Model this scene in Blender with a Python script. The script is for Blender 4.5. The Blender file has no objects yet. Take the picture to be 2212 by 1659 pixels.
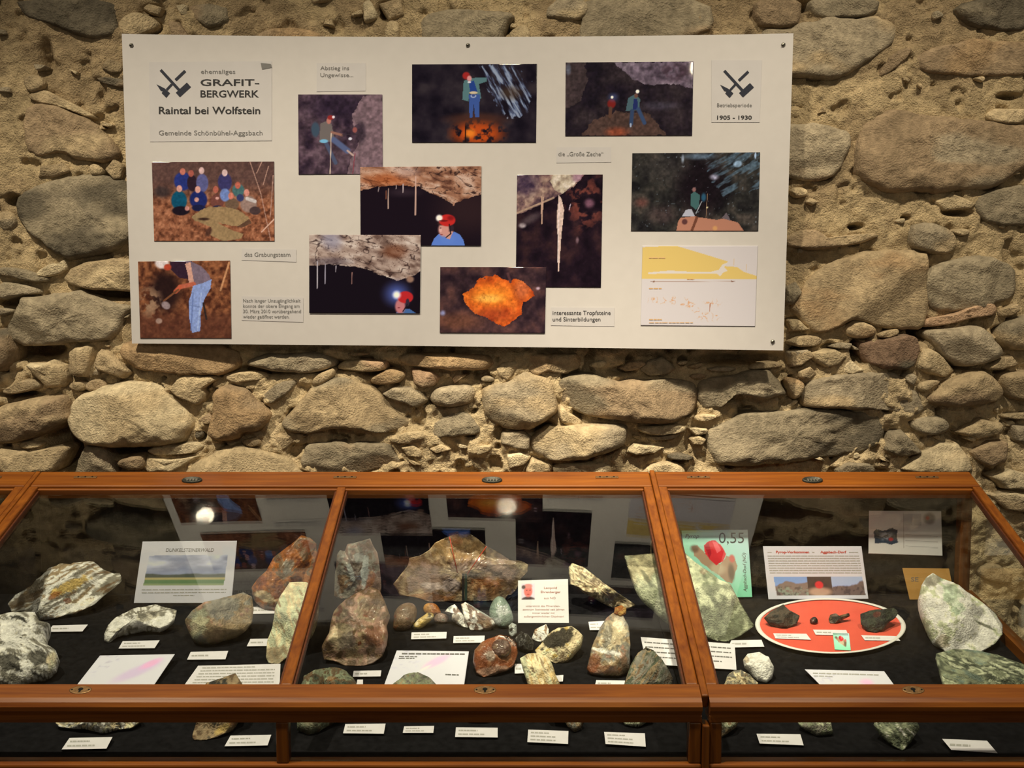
import bpy, bmesh, math, random
import numpy as np
from mathutils import Matrix, Vector

scene = bpy.context.scene
COL = scene.collection

# ------------------------------------------------------------------ camera, light, exposure
FPX, PCX, PCY = 2245.0, 1106.0, 829.5            # focal length and centre in pixels of the 2212 x 1659 frame
PITCH = math.radians(4.7)
CAM = np.array([0.0, -2.35, 1.55])
cam_data = bpy.data.cameras.new('camera')
cam_data.sensor_width = 36.0
cam_data.sensor_fit = 'HORIZONTAL'
cam_data.lens = FPX / 2212.0 * 36.0
cam_data.clip_start = 0.05
cam = bpy.data.objects.new('camera', cam_data)
cam.location = CAM
cam.rotation_euler = (math.pi / 2 - PITCH, 0, 0)
COL.objects.link(cam)
scene.camera = cam

scene.view_settings.view_transform = 'Standard'
scene.view_settings.look = 'None'
scene.view_settings.gamma = 1.0
scene.view_settings.use_curve_mapping = False
scene.view_settings.exposure = 0.0

world = bpy.data.worlds.new('dim_room')
scene.world = world
world.use_nodes = True
world.node_tree.nodes['Background'].inputs[0].default_value = (1.0, 0.86, 0.66, 1)
world.node_tree.nodes['Background'].inputs[1].default_value = 0.10

def lamp(name, loc, power, radius, colour=(1.0, 0.855, 0.60), target=None, cone=None, blend=0.6):
    l = bpy.data.lights.new(name, 'SPOT' if cone else 'POINT')
    l.energy = power
    l.color = colour
    l.shadow_soft_size = radius
    if cone:
        l.spot_size = math.radians(cone)
        l.spot_blend = blend
    o = bpy.data.objects.new(name, l)
    o.location = loc
    if target is not None:
        d = Vector(target) - Vector(loc)
        o.rotation_euler = d.to_track_quat('-Z', 'Y').to_euler()
    COL.objects.link(o)
    return o
# three ceiling lamps in a row above the cases (their glints are what the glossy prints show in the glass)
lamp('ceiling_lamp_light', (-0.11, -1.18, 3.10), 130, 0.032, target=(0.10, -0.26, 1.20), cone=78, blend=1.0)
lamp('ceiling_lamp_core_light', (-0.11, -1.18, 3.10), 190, 0.032, target=(0.27, -0.30, 1.16), cone=34, blend=1.0)
lamp('ceiling_lamp_light', (-1.20, -1.18, 3.10), 185, 0.032, target=(-0.66, -0.28, 1.08), cone=68, blend=1.0)
lamp('ceiling_lamp_light', (0.88, -1.10, 3.10), 105, 0.032, target=(0.90, -0.26, 1.20), cone=80, blend=1.0)
lamp('frontal_fill_light', (0.5, -4.3, 2.95), 34, 0.12)               # added unseen fill behind the viewer, brightens specimens and wall from the front

# ------------------------------------------------------------------ layout geometry
FW = np.array([0, math.cos(PITCH), -math.sin(PITCH)])
UP = np.array([0, math.sin(PITCH), math.cos(PITCH)])
RT = np.array([1.0, 0, 0])

def rays(px, py):
    px = np.asarray(px, float); py = np.asarray(py, float)
    return FW + ((px - PCX) / FPX)[..., None] * RT + ((PCY - py) / FPX)[..., None] * UP

def hit_y(px, py, Y):
    d = rays(px, py)
    t = (np.asarray(Y) - CAM[1]) / d[..., 1]
    return CAM + d * t[..., None]

def hit_plane(px, py, P0, n):
    d = rays(px, py)
    t = ((np.asarray(P0) - CAM) @ n) / (d @ n)
    return CAM + d * t[..., None]

def unit(v):
    v = np.asarray(v, float)
    return v / np.linalg.norm(v)

SLOPE = math.radians(21.15)                       # tilt of the glass lids
LID_B = np.array([0, -0.259, 1.200])              # outer back edge of the lids
LID_D = np.array([0, -math.cos(SLOPE), -math.sin(SLOPE)])   # down the lid
LID_N = np.array([0, -math.sin(SLOPE), math.cos(SLOPE)])
DECK0 = np.array([0, -0.85, 0.859])               # front edge of the black deck
DECK_A = math.radians(8.5)
DECK_N = np.array([0, -math.sin(DECK_A), math.cos(DECK_A)])

def deck_z(y):
    return 0.859 + (y + 0.85) * math.tan(DECK_A)

def lid_z(y):
    return 1.200 + (y + 0.259) * math.tan(SLOPE)

def lin(c):
    c = np.asarray(c, float) / 255.0
    return np.where(c <= 0.04045, c / 12.92, ((c + 0.055) / 1.055) ** 2.4)

WHITE_SEEN = lin([206, 196, 165])
def seen(c, k=0.52):
    """albedo of a flat print from the colour it shows in this warm light"""
    return np.clip(lin(c) / WHITE_SEEN * k, 0.002, 0.92)

# ------------------------------------------------------------------ noise
def _hash(ix, iy, iz, seed):
    h = (ix * 374761393 + iy * 668265263 + iz * 2147483647 + seed * 974634777) & 0xFFFFFFFF
    h = ((h ^ (h >> 13)) * 1274126177) & 0xFFFFFFFF
    h = h ^ (h >> 16)
    return (h & 0xFFFF) / 65535.0

def vnoise(p, seed=0):
    p = np.asarray(p, float)
    i = np.floor(p).astype(np.int64)
    f = p - i
    u = f * f * (3 - 2 * f)
    out = 0
    for dx in (0, 1):
        for dy in (0, 1):
            for dz in (0, 1):
                w = (u[..., 0] if dx else 1 - u[..., 0]) * (u[..., 1] if dy else 1 - u[..., 1]) * (u[..., 2] if dz else 1 - u[..., 2])
                out = out + w * _hash(i[..., 0] + dx, i[..., 1] + dy, i[..., 2] + dz, seed)
    return out

def fbm(p, octaves=4, seed=0, gain=0.5):
    p = np.asarray(p, float)
    a, s, out = 1.0, 0.0, 0
    for k in range(octaves):
        out = out + a * vnoise(p * (2.03 ** k) + 17.3 * k, seed + k)
        s += a
        a *= gain
    return out / s                                   # 0..1

def smooth(a, b, x):
    t = np.clip((x - a) / (b - a + 1e-9), 0, 1)
    return t * t * (3 - 2 * t)

def inside(poly, X, Y):
    poly = np.asarray(poly, float)
    r = np.zeros(np.shape(X), bool)
    n = len(poly)
    for k in range(n):
        x0, y0 = poly[k]; x1, y1 = poly[(k + 1) % n]
        c = ((y0 > Y) != (y1 > Y))
        with np.errstate(divide='ignore', invalid='ignore'):
            xi = (x1 - x0) * (Y - y0) / (y1 - y0 + 1e-12) + x0
        r ^= c & (X < xi)
    return r

# ------------------------------------------------------------------ objects
def tag(o, label=None, category=None, group=None, kind=None):
    if label: o['label'] = label
    if category: o['category'] = category
    if group: o['group'] = group
    if kind: o['kind'] = kind
    return o

def empty(name, loc, parent=None):
    o = bpy.data.objects.new(name, None)
    o.empty_display_size = 0.05
    COL.objects.link(o)
    if parent is not None:
        o.parent = parent
    o.location = loc
    return o

def make_mesh(name, verts, faces, mat=None, col=None, flat=False):
    """faces: list of arrays (k x 3 or k x 4) or list of index lists"""
    me = bpy.data.meshes.new(name)
    verts = np.asarray(verts, np.float32)
    groups = [np.asarray(f, np.int32) for f in faces if len(f)]
    loops = np.concatenate([g.ravel() for g in groups])
    starts, s = [], 0
    for g in groups:
        if g.ndim == 1:
            starts.append(np.array([s])); s += len(g)
        else:
            starts.append(s + np.arange(len(g)) * g.shape[1]); s += g.size
    starts = np.concatenate(starts).astype(np.int32)
    me.vertices.add(len(verts)); me.vertices.foreach_set('co', verts.ravel())
    me.loops.add(len(loops)); me.loops.foreach_set('vertex_index', loops)
    me.polygons.add(len(starts)); me.polygons.foreach_set('loop_start', starts)
    if col is not None:
        at = me.color_attributes.new('Col', 'FLOAT_COLOR', 'POINT')
        c = np.ones((len(verts), 4), np.float32); c[:, :3] = col
        at.data.foreach_set('color', c.ravel())
    me.update(calc_edges=True)
    me.validate()
    me.polygons.foreach_set('use_smooth', np.full(len(me.polygons), not flat))
    if mat is not None:
        me.materials.append(mat)
    return me

def link(name, me, parent=None, loc=(0, 0, 0)):
    o = bpy.data.objects.new(name, me)
    COL.objects.link(o)
    if parent is not None:
        o.parent = parent
    o.location = loc
    return o

def add(name, verts, faces, mat, parent=None, origin=None, col=None, flat=False):
    """verts in world space; origin = world point that becomes the object's origin"""
    verts = np.asarray(verts, float)
    if origin is None:
        origin = np.array([0.0, 0, 0]) if parent is not None else np.array([verts[:, 0].mean(), verts[:, 1].mean(), verts[:, 2].min()])
    origin = np.asarray(origin, float)
    me = make_mesh(name, verts - origin, faces, mat, col, flat)
    base = np.zeros(3)
    q = parent
    while q is not None:
        base = base + np.array(q.location); q = q.parent
    return link(name, me, parent, tuple(origin - base))

def grid_faces(nu, nv, closed_u=False):
    """quads of a grid with nv rows of nu vertices"""
    ii = np.arange(nu if closed_u else nu - 1)
    jj = np.arange(nv - 1)
    I, J = np.meshgrid(ii, jj)
    I = I.ravel(); J = J.ravel(); I2 = (I + 1) % nu
    return np.stack([J * nu + I, J * nu + I2, (J + 1) * nu + I2, (J + 1) * nu + I], 1)

def box_mesh(dims, bevel=0.0, seg=2):
    bm = bmesh.new()
    bmesh.ops.create_cube(bm, size=1.0)
    for v in bm.verts:
        v.co = Vector((v.co.x * dims[0], v.co.y * dims[1], v.co.z * dims[2]))
    if bevel > 0:
        bmesh.ops.bevel(bm, geom=bm.edges[:], offset=bevel, segments=seg, profile=0.5, affect='EDGES')
    V = np.array([v.co[:] for v in bm.verts])
    bm.verts.index_update()
    Fc = [[v.index for v in f.verts] for f in bm.faces]
    bm.free()
    return V, Fc

def obox(name, centre, ax, ay, az, dims, mat, parent=None, bevel=0.002, origin=None):
    V, Fc = box_mesh(dims, bevel)
    M = np.stack([unit(ax), unit(ay), unit(az)], 0)
    return add(name, np.asarray(centre) + V @ M, Fc, mat, parent, origin=np.asarray(centre) if origin is None else origin, flat=True)

def wbox(name, lo, hi, mat, parent=None, bevel=0.002):
    lo = np.asarray(lo, float); hi = np.asarray(hi, float)
    return obox(name, (lo + hi) / 2, (1, 0, 0), (0, 1, 0), (0, 0, 1), hi - lo, mat, parent, bevel)

def prism_x(name, prof, x0, x1, mat, parent=None, flat=False):
    """profile of (y, z) points extruded along x"""
    prof = np.asarray(prof, float)
    n = len(prof)
    V = np.concatenate([np.c_[np.full(n, x0), prof], np.c_[np.full(n, x1), prof]])
    k = np.arange(n)
    Fc = [np.stack([k, (k + 1) % n, (k + 1) % n + n, k + n], 1), k[::-1].copy(), k + n]
    return add(name, V, Fc, mat, parent, origin=((x0 + x1) / 2, prof[:, 0].mean(), prof[:, 1].mean()), flat=True)

# ------------------------------------------------------------------ materials
def material(name):
    m = bpy.data.materials.new(name)
    m.use_nodes = True
    nt = m.node_tree
    return m, nt, nt.nodes, nt.links, nt.nodes['Principled BSDF']

def N(nodes, kind, **kw):
    n = nodes.new(kind)
    for k, v in kw.items():
        if k in n.inputs.keys():
            n.inputs[k].default_value = v
        else:
            setattr(n, k, v)
    return n

def coords(nodes, links, scale=(1, 1, 1), rot=(0, 0, 0)):
    tc = nodes.new('ShaderNodeTexCoord'); mp = nodes.new('ShaderNodeMapping')
    mp.inputs['Scale'].default_value = scale; mp.inputs['Rotation'].default_value = rot
    links.new(tc.outputs['Object'], mp.inputs['Vector'])
    return mp.outputs['Vector']

def stone_material(name, rough, fine, bump, var=0.35, coat=0.0, spec=0.3, dist=0.004):
    """colour from the mesh's own 'Col' pattern, grain and relief from noise nodes"""
    m, nt, nodes, links, b = material(name)
    at = N(nodes, 'ShaderNodeAttribute', attribute_name='Col')
    v = coords(nodes, links)
    n1 = N(nodes, 'ShaderNodeTexNoise', Scale=fine, Detail=6.0, Roughness=0.65)
    n2 = N(nodes, 'ShaderNodeTexNoise', Scale=fine * 4.1, Detail=3.0, Roughness=0.6)
    links.new(v, n1.inputs['Vector']); links.new(v, n2.inputs['Vector'])
    mr = N(nodes, 'ShaderNodeMapRange'); mr.inputs['To Min'].default_value = 1 - var; mr.inputs['To Max'].default_value = 1 + var
    mr.inputs['From Min'].default_value = 0.25; mr.inputs['From Max'].default_value = 0.75
    links.new(n1.outputs['Fac'], mr.inputs['Value'])
    mx = N(nodes, 'ShaderNodeVectorMath', operation='SCALE')
    links.new(at.outputs['Color'], mx.inputs[0]); links.new(mr.outputs['Result'], mx.inputs['Scale'])
    links.new(mx.outputs['Vector'], b.inputs['Base Color'])
    ad = N(nodes, 'ShaderNodeMath', operation='ADD')
    links.new(n1.outputs['Fac'], ad.inputs[0]); links.new(n2.outputs['Fac'], ad.inputs[1])
    bp = N(nodes, 'ShaderNodeBump', Strength=bump, Distance=dist)
    links.new(ad.outputs[0], bp.inputs['Height']); links.new(bp.outputs['Normal'], b.inputs['Normal'])
    b.inputs['Roughness'].default_value = rough
    b.inputs['Specular IOR Level'].default_value = spec
    if coat:
        b.inputs['Coat Weight'].default_value = coat
        b.inputs['Coat Roughness'].default_value = 0.12
    return m

M_WALL = stone_material('rubble_stone', 0.92, 62, 0.8, 0.42, spec=0.15, dist=0.005)
M_MORTAR = stone_material('lime_mortar', 0.97, 60, 1.0, 0.34, spec=0.1, dist=0.008)
M_ROCK = stone_material('mineral_rough', 0.6, 75, 0.65, 0.40, spec=0.35, dist=0.005)
M_ROCKG = stone_material('mineral_polished', 0.38, 65, 0.45, 0.45, coat=0.3, spec=0.4)

def plain(name, colour, rough=0.6, spec=0.3, metal=0.0, noise=0.0, scale=200, bump=0.0):
    m, nt, nodes, links, b = material(name)
    b.inputs['Base Color'].default_value = (*colour, 1)
    b.inputs['Roughness'].default_value = rough
    b.inputs['Specular IOR Level'].default_value = spec
    b.inputs['Metallic'].default_value = metal
    v = coords(nodes, links)
    n = N(nodes, 'ShaderNodeTexNoise', Scale=scale, Detail=4.0)
    links.new(v, n.inputs['Vector'])
    if noise:
        mr = N(nodes, 'ShaderNodeMapRange'); mr.inputs['To Min'].default_value = 1 - noise; mr.inputs['To Max'].default_value = 1 + noise
        mr.inputs['From Min'].default_value = 0.3; mr.inputs['From Max'].default_value = 0.7
        links.new(n.outputs['Fac'], mr.inputs['Value'])
        mx = N(nodes, 'ShaderNodeVectorMath', operation='SCALE'); mx.inputs[0].default_value = colour
        links.new(mr.outputs['Result'], mx.inputs['Scale']); links.new(mx.outputs['Vector'], b.inputs['Base Color'])
    if bump:
        bp = N(nodes, 'ShaderNodeBump', Strength=bump, Distance=0.002)
        links.new(n.outputs['Fac'], bp.inputs['Height']); links.new(bp.outputs['Normal'], b.inputs['Normal'])
    return m

def wood(name, c0, c1, axis='x'):
    m, nt, nodes, links, b = material(name)
    sc = {'x': (2.0, 38, 38), 'y': (38, 2.0, 38), 'z': (38, 38, 2.0)}[axis]
    v = coords(nodes, links, sc)
    n = N(nodes, 'ShaderNodeTexNoise', Scale=1.6, Detail=7.0, Roughness=0.62, Distortion=0.35)
    links.new(v, n.inputs['Vector'])
    v2 = coords(nodes, links, tuple(s * 5 if s > 10 else s * 2.5 for s in sc))
    n2 = N(nodes, 'ShaderNodeTexNoise', Scale=1.0, Detail=3.0)
    links.new(v2, n2.inputs['Vector'])
    r = N(nodes, 'ShaderNodeValToRGB')
    r.color_ramp.elements[0].position = 0.28; r.color_ramp.elements[0].color = (*c0, 1)
    r.color_ramp.elements[1].position = 0.74; r.color_ramp.elements[1].color = (*c1, 1)
    mm = N(nodes, 'ShaderNodeMath', operation='MULTIPLY_ADD'); mm.inputs[1].default_value = 0.35
    links.new(n2.outputs['Fac'], mm.inputs[0])
    sb = N(nodes, 'ShaderNodeMath', operation='MULTIPLY_ADD'); sb.inputs[1].default_value = 1.0; sb.inputs[2].default_value = -0.175
    links.new(n.outputs['Fac'], sb.inputs[0]); links.new(sb.outputs[0], mm.inputs[2])
    links.new(mm.outputs[0], r.inputs['Fac']); links.new(r.outputs['Color'], b.inputs['Base Color'])
    b.inputs['Roughness'].default_value = 0.38
    b.inputs['Specular IOR Level'].default_value = 0.3
    b.inputs['Coat Weight'].default_value = 0.05
    b.inputs['Coat Roughness'].default_value = 0.15
    bp = N(nodes, 'ShaderNodeBump', Strength=0.12, Distance=0.001)
    links.new(n2.outputs['Fac'], bp.inputs['Height']); links.new(bp.outputs['Normal'], b.inputs['Normal'])
    return m

WC0, WC1 = (0.115, 0.028, 0.004), (0.265, 0.085, 0.009)
M_WOODX = wood('varnished_wood_long', WC0, WC1, 'x')
M_WOODY = wood('varnished_wood_cross', WC0, WC1, 'y')
M_WOODZ = wood('shaded_wood_upright', tuple(c * 0.6 for c in WC0), tuple(c * 0.6 for c in WC1), 'z')  # same wood scaled darker, the shade of the uprights is in its colour
M_BEAD = plain('dark_wood_bead', (0.075, 0.02, 0.006), 0.5, noise=0.3)

def glass():
    m, nt, nodes, links, b = material('window_glass')
    nodes.remove(b)
    out = nodes['Material Output']
    tr = N(nodes, 'ShaderNodeBsdfTransparent'); tr.inputs['Color'].default_value = (0.955, 0.97, 0.96, 1)
    gl = N(nodes, 'ShaderNodeBsdfGlossy'); gl.inputs['Roughness'].default_value = 0.0; gl.inputs['Color'].default_value = (1, 1, 1, 1)
    fr = N(nodes, 'ShaderNodeFresnel', IOR=1.52)
    # both faces of the thin pane reflect like air to glass (the pane does not bend the ray)
    ge = N(nodes, 'ShaderNodeNewGeometry')
    io = N(nodes, 'ShaderNodeMapRange'); io.inputs['To Min'].default_value = 1.44; io.inputs['To Max'].default_value = 1 / 1.44
    links.new(ge.outputs['Backfacing'], io.inputs['Value']); links.new(io.outputs['Result'], fr.inputs['IOR'])
    mx = N(nodes, 'ShaderNodeMixShader')
    links.new(fr.outputs[0], mx.inputs[0]); links.new(tr.outputs[0], mx.inputs[1]); links.new(gl.outputs[0], mx.inputs[2])
    links.new(mx.outputs[0], out.inputs['Surface'])
    return m
M_GLASS = glass()

M_FELT = plain('black_felt', (0.0085, 0.0085, 0.0105), 0.95, 0.05, noise=0.35, scale=90, bump=0.25)
M_BOARD = plain('board_white', tuple(seen([208, 196, 169], 0.50)), 0.5, 0.3, noise=0.02, scale=40)
M_PAPER = plain('label_paper', (0.74, 0.735, 0.83), 0.7, 0.2, noise=0.03, scale=60)
M_SHEET = plain('cool_white_paper', (0.48, 0.475, 0.52), 0.6, 0.3, noise=0.025, scale=30)
M_INK = plain('black_ink', (0.02, 0.02, 0.025), 0.6)
M_INKG = plain('grey_ink', (0.16, 0.16, 0.17), 0.7)
M_INKL = plain('pale_grey_ink', (0.42, 0.42, 0.43), 0.7)
M_INKR = plain('red_ink', (0.55, 0.08, 0.06), 0.7)
M_INKB = plain('faint_brown_ink', (0.55, 0.36, 0.20), 0.7)
M_STEEL = plain('dull_steel', (0.30, 0.29, 0.26), 0.4, metal=0.9, noise=0.2)
M_BRASS = plain('tarnished_brass', (0.22, 0.13, 0.06), 0.42, metal=0.7, noise=0.3)
M_BRONZE = plain('dark_bronze', (0.05, 0.052, 0.047), 0.45, metal=0.6, noise=0.4, scale=400, bump=0.3)
M_HOLE = plain('black_recess', (0.004, 0.004, 0.004), 0.9)
M_THREAD = plain('red_thread', (0.45, 0.05, 0.02), 0.7)
M_AMBER = plain('ochre_card', tuple(seen([205, 150, 70], 0.5)), 0.7)

def print_material(name, rough, spec):
    m, nt, nodes, links, b = material(name)
    at = N(nodes, 'ShaderNodeAttribute', attribute_name='Col')
    links.new(at.outputs['Color'], b.inputs['Base Color'])
    b.inputs['Roughness'].default_value = rough
    b.inputs['Specular IOR Level'].default_value = spec
    v = coords(nodes, links)
    n = N(nodes, 'ShaderNodeTexNoise', Scale=14.0, Detail=2.0)
    links.new(v, n.inputs['Vector'])
    bp = N(nodes, 'ShaderNodeBump', Strength=0.035, Distance=0.003)
    links.new(n.outputs['Fac'], bp.inputs['Height']); links.new(bp.outputs['Normal'], b.inputs['Normal'])
    return m
M_PHOTO = print_material('glossy_print', 0.022, 0.35)
M_CARD = print_material('matt_print', 0.6, 0.2)

# ------------------------------------------------------------------ stone shapes
def chaikin(P, it):
    P = np.asarray(P, float)
    for _ in range(it):
        Q = np.roll(P, -1, 0)
        P = np.stack([P * 0.75 + Q * 0.25, P * 0.25 + Q * 0.75], 1).reshape(-1, 2)
    return P

def resample(P, n):
    Q = np.vstack([P, P[:1]])
    d = np.r_[0, np.cumsum(np.linalg.norm(np.diff(Q, axis=0), axis=1))]
    t = np.linspace(0, d[-1], n, endpoint=False)
    return np.stack([np.interp(t, d, Q[:, 0]), np.interp(t, d, Q[:, 1])], 1)

def area_centroid(P):
    x, y = P[:, 0], P[:, 1]; x2, y2 = np.roll(x, -1), np.roll(y, -1)
    c = x * y2 - x2 * y; A = c.sum() / 2
    return A, np.array([((x + x2) * c).sum(), ((y + y2) * c).sum()]) / (6 * A + 1e-12)

def rings(O, c, ss):
    return c + ss[:, None, None] * (O - c)[None]

STONE_BASE = {
    't': (0.345, 0.270, 0.175), 'g': (0.240, 0.205, 0.150), 'd': (0.120, 0.104, 0.080), 'b': (0.260, 0.195, 0.130),
    'l': (0.430, 0.345, 0.225), 'w': (0.480, 0.405, 0.280), 'o': (0.335, 0.235, 0.140), 'p': (0.36, 0.245, 0.165),
    'r': (0.185, 0.125, 0.090), 's': (0.295, 0.250, 0.185)}

def stone_mesh(O2, H, nexp, rough, seed, colour, second=None, tilt=(0, 0), facets=0, back=0.03, y0=0.0, strata=0.0):
    """O2: outline in wall coordinates (x, z). Returns verts, faces, colours."""
    rs = np.random.RandomState(seed)
    A, c = area_centroid(O2)
    if A < 0:
        O2 = O2[::-1]; A = -A
    size = math.sqrt(A)
    M = int(np.clip(size * 4 / 0.0055, 20, 120))
    K = int(np.clip(size / 0.012, 4, 17))
    O = resample(O2, M)
    nrm = O - c; nrm /= np.linalg.norm(nrm, axis=1)[:, None] + 1e-9
    O = O + nrm * ((fbm(np.c_[O * 30, np.full(M, seed * .37)], 3, seed) - 0.5) * min(0.016, size * 0.12))[:, None]
    ss = np.r_[1.03, np.linspace(1.0, 0.0, K + 2)[:-1] ** 0.75]
    R = rings(O, c, ss)                                     # (k, M, 2)
    X, Z = R[..., 0], R[..., 1]
    S = np.repeat(np.clip(ss, 0, 1)[:, None], M, 1)
    h = H * np.power(np.clip(1 - S ** nexp, 0, 1), 0.45)
    q = np.stack([X, Z, np.full_like(X, seed * 0.713)], -1)
    env = np.clip((1 - S) * 5, 0, 1)
    h = h + (fbm(q * 11, 4, seed) - 0.5) * H * 0.40 * env + (fbm(q * 45, 3, seed + 9) - 0.5) * rough * 0.016 * (0.4 + 0.6 * env)
    h = h + (tilt[0] * (X - c[0]) + tilt[1] * (Z - c[1])) * np.clip((1 - S) * 3, 0, 1)
    prof = np.power(np.clip(1 - S ** nexp, 0, 1), 0.45)
    for k in range(facets):
        ph = rs.uniform(0, 2 * math.pi); m = rs.uniform(0.15, 0.7)
        d = (X - c[0]) * math.cos(ph) + (Z - c[1]) * math.sin(ph)
        h = np.minimum(h, H * rs.uniform(0.85, 1.05) - m * (d - rs.uniform(0.0, 0.45) * size))
    h = np.maximum(h, (0.45 * H) * prof)
    if strata:
        h = h + strata * 0.006 * (vnoise(np.stack([X * 4, Z * 70 + X * 12, np.zeros_like(X)], -1), seed) - 0.5) * env
    h = np.maximum(h, -0.006)
    h[0] = -back
    Y = y0 - h
    V = np.stack([X, Y, Z], -1).reshape(-1, 3)
    hc = float(h[-1].mean())
    V = np.vstack([V, [[c[0], y0 - hc, c[1]]]])
    nr = len(ss)
    F1 = grid_faces(M, nr, True)
    k = np.arange(M); b = (nr - 1) * M
    F2 = np.stack([b + k, b + (k + 1) % M, np.full(M, nr * M)], 1)
    base = np.array(colour)
    n1 = fbm(np.c_[V[:, 0] * 14, V[:, 2] * 14, np.full(len(V), seed * 1.3)], 4, seed + 3)
    n2 = fbm(np.c_[V[:, 0] * 7, V[:, 2] * 16, np.full(len(V), seed * 2.3)], 3, seed + 5)
    col = base[None] * 1.22 * (0.62 + 0.76 * n1)[:, None]
    if second is not None:
        w = smooth(0.50, 0.66, n2)[:, None]
        col = col * (1 - w) + np.array(second)[None] * 1.22 * (0.75 + 0.5 * n1)[:, None] * w
    return V, [F1, F2], col

REG = {'A': (0, 0, 2.963), 'B': (0, 500, 2.963), 'C': (100, 740, 3.687), 'D': (600, 740, 3.403), 'E': (1100, 740, 3.352),
       'G': (1680, 560, 3.0714), 'H': (1680, 0, 2.765), 'T': (200, 0, 3.687), 'U': (750, 0, 3.687), 'V': (1250, 0, 3.687), 'P': (0, 0, 1)}

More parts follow.
